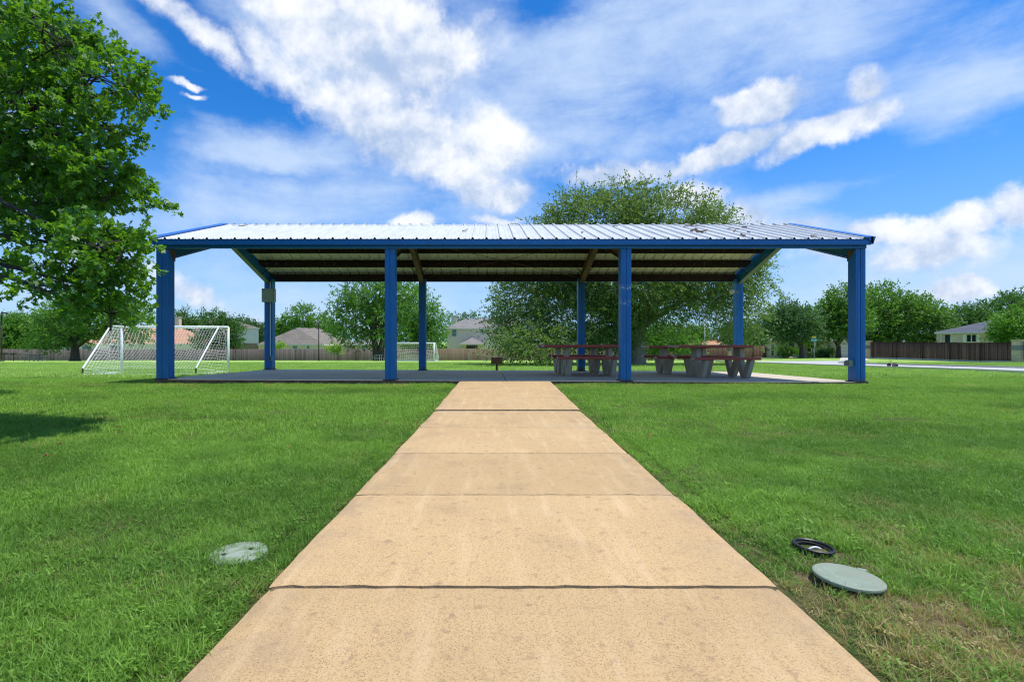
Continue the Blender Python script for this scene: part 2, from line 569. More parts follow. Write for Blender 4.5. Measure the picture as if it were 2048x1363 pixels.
def plank_mat(name, c1, c2, step):
    """weathered fence timber: each board its own shade, with vertical grain"""
    m = bpy.data.materials.new(name)
    m.use_nodes = True
    N, L = m.node_tree.nodes, m.node_tree.links
    b = N['Principled BSDF']
    b.inputs['Roughness'].default_value = 0.9
    a = N.new('ShaderNodeAttribute'); a.attribute_name = 'tint'
    tc = N.new('ShaderNodeTexCoord')
    mp = N.new('ShaderNodeMapping'); mp.inputs['Scale'].default_value = (14, 14, 0.8)
    L.new(tc.outputs['Object'], mp.inputs['Vector'])
    n = N.new('ShaderNodeTexNoise'); n.inputs['Scale'].default_value = 1.0; n.inputs['Detail'].default_value = 4
    L.new(mp.outputs[0], n.inputs['Vector'])
    ad = N.new('ShaderNodeMath'); ad.operation = 'MULTIPLY_ADD'
    L.new(n.outputs['Fac'], ad.inputs[0]); ad.inputs[1].default_value = 0.7; L.new(a.outputs['Fac'], ad.inputs[2])
    sb = N.new('ShaderNodeMath'); sb.operation = 'SUBTRACT'; sb.use_clamp = True
    L.new(ad.outputs[0], sb.inputs[0]); sb.inputs[1].default_value = 0.35
    mx = N.new('ShaderNodeMix'); mx.data_type = 'RGBA'
    L.new(sb.outputs[0], mx.inputs[0])
    mx.inputs[6].default_value = (*c1, 1); mx.inputs[7].default_value = (*c2, 1)
    L.new(mx.outputs[2], b.inputs['Base Color'])
    return m


MAT['fence_grey'] = plank_mat('grey_weathered_boards', (0.060, 0.048, 0.042), (0.19, 0.158, 0.14), 0)
MAT['fence_tan'] = plank_mat('tan_boards', (0.13, 0.085, 0.05), (0.24, 0.175, 0.115), 0)
MAT['fence_brown'] = plank_mat('dark_brown_boards', (0.062, 0.026, 0.017), (0.19, 0.10, 0.07), 0)
MAT['post_light'] = material('light_steel_post', (0.50, 0.44, 0.32), rough=0.6)

LEAF = {
    'oak': leaf_material('oak_leaf', (0.032, 0.115, 0.012), (0.130, 0.29, 0.030), (0.22, 0.48, 0.02), 0.42, 0.42, 0.45),
    'elm': leaf_material('elm_leaf', (0.062, 0.125, 0.028), (0.185, 0.285, 0.062), (0.26, 0.40, 0.06), 0.38, 0.5),
    'park': leaf_material('park_leaf', (0.038, 0.115, 0.020), (0.145, 0.30, 0.045), (0.20, 0.42, 0.035), 0.36),
    'deep': leaf_material('deep_leaf', (0.026, 0.085, 0.022), (0.085, 0.20, 0.040), (0.13, 0.30, 0.035), 0.33),
    'fresh': leaf_material('fresh_leaf', (0.055, 0.16, 0.022), (0.14, 0.32, 0.035), (0.2, 0.44, 0.03), 0.34),
    'lime': leaf_material('lime_leaf', (0.16, 0.32, 0.02), (0.28, 0.48, 0.03), (0.35, 0.6, 0.04), 0.36),
    'blueish': leaf_material('bluegreen_leaf', (0.042, 0.105, 0.042), (0.12, 0.225, 0.075), (0.15, 0.30, 0.07), 0.33),
}


# ------------------------------------------------------------------ ground, field, path, road
def ground_material():
    m = bpy.data.materials.new('turf')
    m.use_nodes = True
    N, L = m.node_tree.nodes, m.node_tree.links
    b = N['Principled BSDF']
    b.inputs['Roughness'].default_value = 0.95
    b.inputs['Specular IOR Level'].default_value = 0.1
    geo = N.new('ShaderNodeNewGeometry')
    sp = N.new('ShaderNodeSeparateXYZ'); L.new(geo.outputs['Position'], sp.inputs[0])

    def nz(scale, detail=5, stretch=None, rough=.6):
        n = N.new('ShaderNodeTexNoise'); n.inputs['Scale'].default_value = scale; n.inputs['Detail'].default_value = detail
        n.inputs['Roughness'].default_value = rough
        if stretch:
            mp = N.new('ShaderNodeMapping'); mp.inputs['Scale'].default_value = stretch
            L.new(geo.outputs['Position'], mp.inputs['Vector']); L.new(mp.outputs[0], n.inputs['Vector'])
        else:
            L.new(geo.outputs['Position'], n.inputs['Vector'])
        return n.outputs['Fac']

    def rng(v, a, bb, c=0., d=1.):
        r = N.new('ShaderNodeMapRange'); L.new(v, r.inputs['Value'])
        r.inputs['From Min'].default_value = a; r.inputs['From Max'].default_value = bb
        r.inputs['To Min'].default_value = c; r.inputs['To Max'].default_value = d
        return r.outputs[0]

    def mx(f, a, c):
        n = N.new('ShaderNodeMix'); n.data_type = 'RGBA'
        if isinstance(f, float): n.inputs[0].default_value = f
        else: L.new(f, n.inputs[0])
        for s, v in ((6, a), (7, c)):
            if isinstance(v, tuple): n.inputs[s].default_value = (*v, 1)
            else: L.new(v, n.inputs[s])
        return n.outputs[2]
    # near: thatch and soil under the blades; far: mown field colour
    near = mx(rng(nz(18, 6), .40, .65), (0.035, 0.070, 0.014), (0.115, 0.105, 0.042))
    f1 = mx(rng(nz(0.35, 6, (1, .45, 1)), .36, .66), (0.20, 0.38, 0.060), (0.40, 0.53, 0.14))
    f2 = mx(rng(nz(1.1, 5, (.6, 1.6, 1)), .55, .75), f1, (0.45, 0.48, 0.19))
    f3 = mx(rng(nz(34, 3), .45, .75, 0, .5), f2, (0.05, 0.13, 0.02))
    wear = rng(nz(6.0, 5), .60, .72, 0, .75)
    f4 = mx(wear, f3, (0.36, 0.36, 0.14))
    # bare earth around the irrigation boxes
    mp = N.new('ShaderNodeMapping'); mp.inputs['Location'].default_value = (-1.72, -2.05, 0); mp.inputs['Scale'].default_value = (1, 1.25, 0)
    L.new(geo.outputs['Position'], mp.inputs['Vector'])
    ln = N.new('ShaderNodeVectorMath'); ln.operation = 'LENGTH'; L.new(mp.outputs[0], ln.inputs[0])
    ad = N.new('ShaderNodeMath'); ad.operation = 'MULTIPLY_ADD'; L.new(nz(3.5, 5), ad.inputs[0]); ad.inputs[1].default_value = 1.6; L.new(ln.outputs['Value'], ad.inputs[2])
    soil = mx(rng(nz(40, 5), .35, .7), (0.125, 0.082, 0.048), (0.26, 0.185, 0.115))
    near = mx(rng(ad.outputs[0], 1.50, 1.05), near, soil)
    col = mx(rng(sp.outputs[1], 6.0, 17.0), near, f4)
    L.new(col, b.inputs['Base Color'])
    bp = N.new('ShaderNodeBump'); bp.inputs['Strength'].default_value = 0.8; bp.inputs['Distance'].default_value = 0.05
    L.new(nz(26, 4), bp.inputs['Height']); L.new(bp.outputs[0], b.inputs['Normal'])
    return m


MAT['turf'] = ground_material()


def path_center(y):
    return 0.110 + (y - 1.288) * 0.0244


PATH_HW = 0.912
PAD = (-6.73, 7.64, 10.06, 15.32)     # x0, x1, y0, y1


def pad_z(x, y):
    return 0.066 - 0.0042 * x - 0.020 * (y - 10.06)


def build_ground():
    xs = np.concatenate([-np.geomspace(900, 9, 26), np.linspace(-8.5, 9, 58), np.geomspace(9.6, 900, 30)])
    ys = np.concatenate([-np.geomspace(200, 3, 12), np.linspace(-2, 16, 58), np.geomspace(16.5, 1600, 60)])
    X, Y = np.meshgrid(xs, ys)
    Z = ground_z(X, Y)
    lump = 0.012 * np.sin(X * 2.1 + Y * .7) * np.sin(Y * 1.7 - X * .4) + 0.008 * np.sin(X * 5 + 1) * np.sin(Y * 4.3)
    Z = Z + lump * (Y > 0) * (Y < 30)
    near_path = np.abs(X - path_center(Y)) < PATH_HW + 0.15
    Z = np.where(near_path & (Y < 10.2), -0.032, Z - 0.012)
    Z = np.where((X > PAD[0] - .1) & (X < PAD[1] + .1) & (Y > PAD[2] - .05) & (Y < PAD[3] + .1), np.minimum(Z, -0.12 - 0.03 * (Y - 10)), Z)
    nx, ny = len(xs), len(ys)
    V = np.stack([X.ravel(), Y.ravel(), Z.ravel()], 1)
    idx = np.arange(nx * ny).reshape(ny, nx)
    F = np.stack([idx[:-1, :-1].ravel(), idx[:-1, 1:].ravel(), idx[1:, 1:].ravel(), idx[1:, :-1].ravel()], 1)
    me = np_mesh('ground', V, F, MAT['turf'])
    o = bpy.data.objects.new('ground', me)
    COL.objects.link(o)
    tag(o, 'green mown park lawn sloping down behind the pavilion', None, None, 'structure')
    for p in me.polygons:
        p.use_smooth = True


def np_mesh(name, V, F, mat, tint=None):
    """V (n,3), F (m,k) constant face size"""
    me = bpy.data.meshes.new(name)
    m, k = F.shape
    me.vertices.add(len(V))
    me.vertices.foreach_set('co', np.ascontiguousarray(V, dtype=np.float32).ravel())
    me.loops.add(m * k)
    me.loops.foreach_set('vertex_index', np.ascontiguousarray(F, dtype=np.int32).ravel())
    me.polygons.add(m)
    me.polygons.foreach_set('loop_start', np.arange(0, m * k, k, dtype=np.int32))
    me.polygons.foreach_set('loop_total', np.full(m, k, dtype=np.int32))
    me.update(calc_edges=True)
    if tint is not None:
        a = me.attributes.new('tint', 'FLOAT', 'FACE')
        a.data.foreach_set('value', np.ascontiguousarray(tint, dtype=np.float32))
    if mat:
        me.materials.append(mat)
    return me


build_ground()


def rough_slab(x_c0, x_c1, y0, y1, z0, z1, drop, hw, seed, chips):
    """concrete walk slab as a subdivided block with a slightly worn rim; z0/z1 at the near and far end"""
    r = np.random.default_rng(seed)
    nx, ny = 44, max(8, int((y1 - y0) * 20))
    us = np.linspace(-1, 1, nx)
    vs_ = np.linspace(0, 1, ny)
    mb = MB()
    grid = []
    for j, v in enumerate(vs_):
        y = y0 + (y1 - y0) * v
        xc = x_c0 + (x_c1 - x_c0) * v
        row = []
        for i, u in enumerate(us):
            x = xc + u * hw
            z = z0 + (z1 - z0) * v
            yy = y
            if i in (0, nx - 1):
                x += r.normal(0, .0012) + .004 * math.sin(y * 5.3 + seed) ; z -= 0.006
            if j == 0:
                yy += abs(r.normal(0, .0035)) * (1.0 + .5 * chips); z -= 0.003
            if j == ny - 1:
                yy -= abs(r.normal(0, .003)); z -= 0.003
            row.append(len(mb.v))
            mb.v.append((x, yy, z))
        grid.append(row)
    for j in range(ny - 1):
        for i in range(nx - 1):
            mb.f.append((grid[j][i], grid[j][i + 1], grid[j + 1][i + 1], grid[j + 1][i]))
    # skirts
    def skirt(loop):
        low = []
        for q in loop:
            x, y, z = mb.v[q]
            low.append(len(mb.v)); mb.v.append((x, y, z - drop))
        for a in range(len(loop) - 1):
            mb.f.append((loop[a], low[a], low[a + 1], loop[a + 1]))
    skirt(grid[0]); skirt([g[-1] for g in grid]); skirt(grid[-1][::-1]); skirt([g[0] for g in grid][::-1])
    return mb


def stain_path(m):
    N, L = m.node_tree.nodes, m.node_tree.links
    b = N['Principled BSDF']
    src = b.inputs['Base Color'].links[0].from_socket
    geo = N.new('ShaderNodeNewGeometry')
    sp = N.new('ShaderNodeSeparateXYZ'); L.new(geo.outputs['Position'], sp.inputs[0])

    def mt(op, a, c, clamp=False):
        n = N.new('ShaderNodeMath'); n.operation = op; n.use_clamp = clamp
        for i, v in enumerate((a, c)):
            if isinstance(v, (int, float)): n.inputs[i].default_value = v
            else: L.new(v, n.inputs[i])
        return n.outputs[0]

    def nz(sc, det=6, st=(1, 1, 1)):
        mp = N.new('ShaderNodeMapping'); mp.inputs['Scale'].default_value = st
        L.new(geo.outputs['Position'], mp.inputs['Vector'])
        n = N.new('ShaderNodeTexNoise'); n.inputs['Scale'].default_value = sc; n.inputs['Detail'].default_value = det; n.inputs['Roughness'].default_value = .65
        L.new(mp.outputs[0], n.inputs['Vector']); return n.outputs['Fac']
    u = mt('SUBTRACT', mt('SUBTRACT', sp.outputs[0], mt('MULTIPLY', sp.outputs[1], .0244)), .0786)
    ua = mt('ABSOLUTE', u, 0)
    e = N.new('ShaderNodeMapRange'); e.interpolation_type = 'SMOOTHSTEP'; L.new(ua, e.inputs['Value']); e.inputs['From Min'].default_value = .62; e.inputs['From Max'].default_value = .93
    # soil creeping in from the verges, and darker damp marks near the joints
    f = mt('MULTIPLY', e.outputs[0], mt('MULTIPLY', mt('SUBTRACT', nz(5.0), .42), 3.0, True), True)
    mx = N.new('ShaderNodeMix'); mx.data_type = 'RGBA'; L.new(f, mx.inputs[0]); L.new(src, mx.inputs[6]); mx.inputs[7].default_value = (.33, .23, .14, 1)
    # long faint scuffs along the walk and pale worn middle
    g = mt('MULTIPLY', mt('SUBTRACT', nz(2.4, 7, (5, .5, 1)), .52), 2.2, True)
    m2 = N.new('ShaderNodeMix'); m2.data_type = 'RGBA'; L.new(g, m2.inputs[0]); L.new(mx.outputs[2], m2.inputs[6]); m2.inputs[7].default_value = (.63, .46, .27, 1)
    oi = N.new('ShaderNodeObjectInfo')
    hv = N.new('ShaderNodeHueSaturation'); L.new(m2.outputs[2], hv.inputs['Color'])
    r = N.new('ShaderNodeMapRange'); L.new(oi.outputs['Random'], r.inputs['Value']); r.inputs['To Min'].default_value = .93; r.inputs['To Max'].default_value = 1.06
    L.new(r.outputs[0], hv.inputs['Value'])
    L.new(hv.outputs[0], b.inputs['Base Color'])


stain_path(MAT['path'])
walk = thing('path', 'tan concrete footpath leading straight to the pavilion pad', None, (0.1, 1.3, 0), kind='structure')
cuts = [(-4.0, -2.6, 0, 0), (-2.6, -1.5, 0, 0), (-1.5, -.45, 0, 0), (-.45, .70, -.002, -.002), (.70, 1.7895, -.0025, -.003), (1.793, 2.855, .003, .001), (2.862, 3.905, .0, .0),
        (3.909, 5.05, .0, .001), (5.052, 6.28, .001, -.004), (6.31, 10.045, .010, .058)]
for k, (y0, y1, z0, z1) in enumerate(cuts):
    mb = rough_slab(path_center(y0), path_center(y1), y0, y1, z0, z1, 0.10, PATH_HW, 20 + k, .25)
    mb.build('concrete_slab', MAT['path'], walk)

for yj in (-2.6, -1.5, -.45, .70, 1.7912, 2.8585, 3.907, 5.051, 6.295):
    hw_ = PATH_HW - .012
    MB().box((path_center(yj) - hw_, yj - .017, -.06), (path_center(yj) + hw_, yj + .017, -.0085)).build('joint_filler', MAT['soil'], walk)
pad = thing('concrete_pad', 'long grey concrete pad under the pavilion roof', None, (0.4, 10.06, 0), kind='structure')
for (xa, xb) in ((PAD[0], -2.02), (-2.006, 0.345), (0.357, 2.76), (2.772, PAD[1])):
    mb = MB()
    y0, y1 = PAD[2], PAD[3]
    n = 6
    vs = []
    for y in (y0, y1):
        for x in (xa, xb):
            vs.append((x, y, pad_z(x, y)))
    for y in (y0, y1):
        for x in (xa, xb):
            vs.append((x, y, pad_z(x, y) - 0.24))
    mb.add(vs, [(0, 1, 3, 2), (4, 6, 7, 5), (0, 4, 5, 1), (1, 5, 7, 3), (3, 7, 6, 2), (2, 6, 4, 0)])
    sl_ = mb.build('concrete_slab', MAT['pad'], pad, bevel=0.008)
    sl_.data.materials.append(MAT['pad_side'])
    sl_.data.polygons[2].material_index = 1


def strip(pts_l, pts_r, dz, mat, name, n=1):
    mb = MB()
    k = len(pts_l)
    for (x, y) in pts_l: mb.v.append((x, y, gz(x, y) + dz))
    for (x, y) in pts_r: mb.v.append((x, y, gz(x, y) + dz))
    for i in range(k - 1):
        mb.f.append((i, k + i, k + i + 1, i + 1))
    return mb


ys_road = list(np.linspace(-40, 44, 30)) + [45.5, 47, 48.5, 50, 51, 51.8]
L_ = [(23.6, y) for y in ys_road]
R_ = [(30.2 if y < 42 else 30.2 + (y - 42) ** 1.6 * .21, y) for y in ys_road]
road = strip(L_, R_, 0.03, MAT['road'], 'road')
o = road.build('road', MAT['road'])
tag(o, 'pale concrete street running past the park on the right', None, None, 'structure')
dw = strip([(36.5 + t * 10.6, 52.1 + t * 14.7) for t in np.linspace(0, 1, 8)], [(39.6 + t * 10.4, 52.1 + t * 14.7) for t in np.linspace(0, 1, 8)], 0.03, MAT['kerb'], 'driveway')
o = dw.build('driveway', MAT['kerb'])
tag(o, 'pale concrete driveway leading up to the garage of the stone house', None, None, 'structure')
kb = MB()
for side, sgn in ((L_, -1), (R_, 1)):
    for i in range(len(side) - 1):
        (x0, y0), (x1, y1) = side[i], side[i + 1]
        a0, a1 = gz(x0, y0), gz(x1, y1)
        w = 0.16 * sgn
        vs = [(x0, y0, a0 - .05), (x0 + w, y0, a0 - .05), (x0 + w, y0, a0 + .12), (x0, y0, a0 + .12),
              (x1, y1, a1 - .05), (x1 + w, y1, a1 - .05), (x1 + w, y1, a1 + .12), (x1, y1, a1 + .12)]
        kb.add(vs, [(0, 1, 2, 3), (7, 6, 5, 4), (3, 2, 6, 7), (0, 3, 7, 4), (2, 1, 5, 6)])
o = kb.build('kerb', MAT['kerb'])
tag(o, 'pale concrete kerb along both sides of the street', None, None, 'structure')


# ------------------------------------------------------------------ pavilion
S = 1 / 3.0                     # roof slope
EY0, EY1, RY = 9.98, 15.34, 12.66
EZ = 2.90                       # roof pan height at the eaves


def roof_z(y):
    return EZ + S * (min(y, 2 * RY - y) - EY0)


pav = thing('pavilion', 'open blue steel picnic pavilion with ribbed white gable roof', 'pavilion', (0.4, 12.6, 0))
POSTX = [-6.60, -2.00, 2.77, 7.50]
PW = [.235, .205, .205, .200]


def scuffed_blue():
    m = MAT['blue'].copy()
    m.name = 'blue_paint_scuffed'
    N, L = m.node_tree.nodes, m.node_tree.links
    b = N['Principled BSDF']
    src = b.inputs['Base Color'].links[0].from_socket
    geo = N.new('ShaderNodeNewGeometry')
    sp = N.new('ShaderNodeSeparateXYZ'); L.new(geo.outputs['Position'], sp.inputs[0])
    acc = None
    for zc in (1.94, 1.64):
        s = N.new('ShaderNodeMath'); s.operation = 'SUBTRACT'; L.new(sp.outputs[2], s.inputs[0]); s.inputs[1].default_value = zc
        a = N.new('ShaderNodeMath'); a.operation = 'ABSOLUTE'; L.new(s.outputs[0], a.inputs[0])
        c = N.new('ShaderNodeMapRange'); L.new(a.outputs[0], c.inputs['Value'])
        c.inputs['From Min'].default_value = 0.07; c.inputs['From Max'].default_value = 0.02
        if acc is None: acc = c.outputs[0]
        else:
            x = N.new('ShaderNodeMath'); x.operation = 'MAXIMUM'; L.new(acc, x.inputs[0]); L.new(c.outputs[0], x.inputs[1]); acc = x.outputs[0]
    n = N.new('ShaderNodeTexNoise'); n.inputs['Scale'].default_value = 22; n.inputs['Detail'].default_value = 5
    L.new(geo.outputs['Position'], n.inputs['Vector'])
    mr = N.new('ShaderNodeMapRange'); L.new(n.outputs['Fac'], mr.inputs['Value']); mr.inputs['From Min'].default_value = .5; mr.inputs['From Max'].default_value = .6
    mu = N.new('ShaderNodeMath'); mu.operation = 'MULTIPLY'; L.new(acc, mu.inputs[0]); L.new(mr.outputs[0], mu.inputs[1])
    mx = N.new('ShaderNodeMix'); mx.data_type = 'RGBA'; L.new(mu.outputs[0], mx.inputs[0]); L.new(src, mx.inputs[6])
    mx.inputs[7].default_value = (.42, .48, .58, 1)
    L.new(mx.outputs[2], b.inputs['Base Color'])
    return m




def weather_blue(m):
    N, L = m.node_tree.nodes, m.node_tree.links
    b = N['Principled BSDF']
    src = b.inputs['Base Color'].links[0].from_socket
    geo = N.new('ShaderNodeNewGeometry')
    sp = N.new('ShaderNodeSeparateXYZ'); L.new(geo.outputs['Position'], sp.inputs[0])
    n = N.new('ShaderNodeTexNoise'); n.inputs['Scale'].default_value = 9; n.inputs['Detail'].default_value = 7
    mp = N.new('ShaderNodeMapping'); mp.inputs['Scale'].default_value = (3, 3, .5)
    L.new(geo.outputs['Position'], mp.inputs['Vector']); L.new(mp.outputs[0], n.inputs['Vector'])
    f = N.new('ShaderNodeMapRange'); L.new(n.outputs['Fac'], f.inputs['Value'])
    f.inputs['From Min'].default_value = .48; f.inputs['From Max'].default_value = .8; f.inputs['To Max'].default_value = .5
    mx = N.new('ShaderNodeMix'); mx.data_type = 'RGBA'; L.new(f.outputs[0], mx.inputs[0]); L.new(src, mx.inputs[6]); mx.inputs[7].default_value = (.05, .17, .34, 1)
    # grime splashed up the lowest hand's breadth
    h = N.new('ShaderNodeMapRange'); L.new(sp.outputs[2], h.inputs['Value']); h.inputs['From Min'].default_value = .26; h.inputs['From Max'].default_value = -.04
    a = N.new('ShaderNodeMath'); a.operation = 'MULTIPLY'; L.new(h.outputs[0], a.inputs[0]); L.new(n.outputs['Fac'], a.inputs[1])
    g = N.new('ShaderNodeMapRange'); L.new(a.outputs[0], g.inputs['Value']); g.inputs['From Min'].default_value = .22; g.inputs['From Max'].default_value = .48
    m2 = N.new('ShaderNodeMix'); m2.data_type = 'RGBA'; L.new(g.outputs[0], m2.inputs[0]); L.new(mx.outputs[2], m2.inputs[6]); m2.inputs[7].default_value = (.09, .07, .05, 1)
    L.new(m2.outputs[2], b.inputs['Base Color'])


MAT['blue_scuffed'] = scuffed_blue()
for k_ in ('blue', 'blue_scuffed'):
    weather_blue(MAT[k_])


def post(x, y, w, d, ztop, mat):
    z0 = pad_z(x, y)
    h = w / 2
    g = 0.006                                      # seam between the two channels
    mb = MB()
    # two back-to-back lipped channels with a narrow recessed seam on the front and rear faces
    for s in (-1, 1):
        xa, xb = (x - h, x - g) if s < 0 else (x + g, x + h)
        mb.box((xa, y - d / 2, z0 + .012), (xb, y + d / 2, ztop))
        xm = (xa + xb) / 2
        mb.box((xm - .006, y - d / 2 - .003, z0 + .02), (xm + .006, y - d / 2 + .002, ztop - .002))
    mb.box((x - g, y - d / 2 + .012, z0 + .012), (x + g, y + d / 2 - .012, ztop))
    p = mb.build('post', mat, pav, bevel=0.004)
    bp = MB().box((x - h - .035, y - d / 2 - .03, z0 + .001), (x + h + .035, y + d / 2 + .03, z0 + .012))
    bp.build('base_plate', MAT['purlin'], p)
    bo = MB()
    for sx in (-1, 1):
        for sy in (-1, 1):
            bo.lathe([(.012, 0), (.012, .014), (.0, .016)], (x + sx * (h + .018), y + sy * (d / 2 + .012), z0 + .012), n=6)
    bo.build('anchor_bolts', MAT['greymetal'], p)
    return p


for i, x in enumerate(POSTX):
    post(x, 10.20, PW[i], .22, 2.84, MAT['blue_scuffed'] if i == 2 else MAT['blue'])
    post(x, 15.06, PW[i], .22, 2.72, MAT['blue'])

RX0, RX1 = -6.72, 7.63
RIB = 0.2793


def roof_panel(front, k, nr):
    """one pressed sheet: flat pans, raised trapezoid ribs and low minor ribs"""
    prof = []
    x = 0.0
    for j in range(nr):
        prof += [(x, 0), (x + .084, 0), (x + .090, .006), (x + .108, .006), (x + .114, 0), (x + .166, 0), (x + .172, .006), (x + .190, .006), (x + .196, 0),
                 (x + RIB - .060, 0), (x + RIB - .042, .034), (x + RIB - .020, .034), (x + RIB, 0)]
        x += RIB
    prof.append((x - .0015, 0))
    ys = [EY0, RY] if front else [RY, EY1]
    xo = RX0 + k * RIB * nr
    vs, fs = [], []
    m = len(prof)
    for t in (0, -0.003):
        for y in ys:
            for (px_, pz_) in prof:
                vs.append((xo + px_, y, roof_z(y) + pz_ + t))
    for i in range(m - 1):
        fs.append((i, i + 1, m + i + 1, m + i))
        fs.append((i, 2 * m + i, 2 * m + i + 1, i + 1))
    for i in range(m - 1):
        fs.append((2 * m + i, 3 * m + i, 3 * m + i + 1, 2 * m + i + 1))
    return MB().add(vs, fs)


NP = 17
for k in range(NP):
    for front in (True, False):
        sh = roof_panel(front, k, 3).build('roof_sheet', MAT['roof'], pav)
        sh.data.materials.append(MAT['roof_under'])
        for pl in list(sh.data.polygons)[-39:]:
            pl.material_index = 1
# ribs of the ridge cap
cap = MB()
xs = np.arange(RX0, RX1 + .01, RIB)
for k, x in enumerate(xs[:-1]):
    for (xa, xb, zz) in ((x, x + RIB - .06, .008), (x + RIB - .06, x + RIB, .042)):
        z = roof_z(RY)
        cap.add([(xa, RY - .13, z - .13 * S + zz), (xb, RY - .13, z - .13 * S + zz), (xb, RY, z + zz), (xa, RY, z + zz), (xb, RY + .13, z - .13 * S + zz), (xa, RY + .13, z - .13 * S + zz)],
                [(0, 1, 2, 3), (3, 2, 4, 5)])
cap.build('ridge_cap', MAT['roof'], pav)
# dark closure strips behind the rib ends at the front eave
cl = MB()
for x in xs[:-1]:
    xr = x + RIB
    cl.add([(xr - .060, EY0 + .006, EZ - .006), (xr, EY0 + .006, EZ - .006), (xr - .020, EY0 + .006, EZ + .032), (xr - .042, EY0 + .006, EZ + .032)], [(0, 1, 2, 3)])
for x in xs[:-1]:
    xr = x + RIB
    cl.add([(xr - .060, EY1 - .03, EZ - .006), (xr, EY1 - .03, EZ - .006), (xr - .020, EY1 - .03, EZ + .040), (xr - .042, EY1 - .03, EZ + .040)], [(3, 2, 1, 0)])
cl.box((RX0, EY1 - .12, EZ - .03), (RX1, EY1 - .03, EZ - .0125))
cl.box((RX0, EY0 + .004, EZ - .012), (RX1, EY0 + .02, EZ - .002))
cl.build('closure_strips', MAT['dark'], pav)
# eave trims and eave struts
for (ya, yb, yc) in ((EY0 + .008, EY0 + .028, 1), (EY1 - .028, EY1 - .008, -1)):
    t = MB()
    t.box((RX0, ya, 2.795), (RX1, yb, EZ - .012))
    t.box((RX0, ya if yc > 0 else yb - .03, 2.786), (RX1, ya + .03 if yc > 0 else yb, 2.795))
    t.build('eave_trim', MAT['blue'], pav)
st = MB().box((RX0 + .03, 10.065, 2.728), (RX1 - .03, 10.105, 2.86))
st.build('eave_strut', MAT['blue'], pav)
st = MB().box((RX0 + .03, 10.106, 2.73), (RX1 - .03, 10.118, 2.90))
st.build('eave_strut', MAT['purlin'], pav, )
st = MB().box((RX0 + .03, 15.18, 2.668), (RX1 - .03, 15.22, 2.885))
st.build('eave_strut', MAT['purlin'], pav)
st = MB().box((RX0 + .03, 15.221, 2.655), (RX1 - .03, 15.245, 2.80))
st.build('eave_strut', MAT['blue'], pav)
# rake trims
for x, s in ((RX0, -1), (RX1, 1)):
    for front in (True, False):
        ya, yb = (EY0 - .012, RY) if front else (RY, EY1 + .012)
        za, zb = roof_z(max(ya, EY0)) - (.004 if front else 0), roof_z(yb) if front else roof_z(EY1)
        if front: za = roof_z(EY0)
        else: za, zb = roof_z(RY), roof_z(EY1)
        mb = MB()
        xi, xo_ = (x - .012 * s - (.075 * s), x + .035 * s)
        lo, hi = min(xi, xo_), max(xi, xo_)
        mb.add([(lo, ya, za + .040), (hi, ya, za + .052), (hi, ya, za - .105), (hi - .015 if s > 0 else lo, ya, za - .105),
                (lo, yb, zb + .040), (hi, yb, zb + .052), (hi, yb, zb - .105), (hi - .015 if s > 0 else lo, yb, zb - .105)] if s > 0 else
               [(hi, ya, za + .040), (lo, ya, za + .052), (lo, ya, za - .105), (lo + .015, ya, za - .105),
                (hi, yb, zb + .040), (lo, yb, zb + .052), (lo, yb, zb - .105), (lo + .015, yb, zb - .105)],
               [(0, 1, 5, 4), (1, 2, 6, 5), (2, 3, 7, 6), (3, 0, 4, 7), (0, 3, 2, 1), (4, 5, 6, 7)])
        mb.build('rake_trim', MAT['blue_trim'], pav)
    # flared corner box end of the eave trim
    c = MB().prism([(x - .012 * s, EZ + .045), (x + .085 * s, EZ + .045), (x + .035 * s, 2.80), (x - .012 * s, 2.80)], 'y', EY0 - .012, EY0 + .06)
    c.build('trim_corner', MAT['blue'], pav)


# purlins: Z sections hung under the sheets
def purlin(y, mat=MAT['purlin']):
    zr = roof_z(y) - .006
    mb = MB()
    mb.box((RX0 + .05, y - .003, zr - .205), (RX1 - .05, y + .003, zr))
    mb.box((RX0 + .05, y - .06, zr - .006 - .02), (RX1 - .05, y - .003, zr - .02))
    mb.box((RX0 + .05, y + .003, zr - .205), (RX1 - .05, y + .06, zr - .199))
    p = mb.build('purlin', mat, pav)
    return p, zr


sc_ = MB()
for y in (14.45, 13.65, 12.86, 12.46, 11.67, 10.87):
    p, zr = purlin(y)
    if y > 12.7:
        r = random.Random(int(y * 100))
        x = RX0 + .3
        while x < RX1 - .3:
            for dz in (-.08, -.13):
                if r.random() < .6:
                    sc_.box((x - .006, y - .0075, zr + dz - .006), (x + .006, y - .0035, zr + dz + .006))
            x += r.choice((.28, .56, .12, .84))
sc_.build('screws', MAT['washer'], pav)['kind'] = 'stuff'

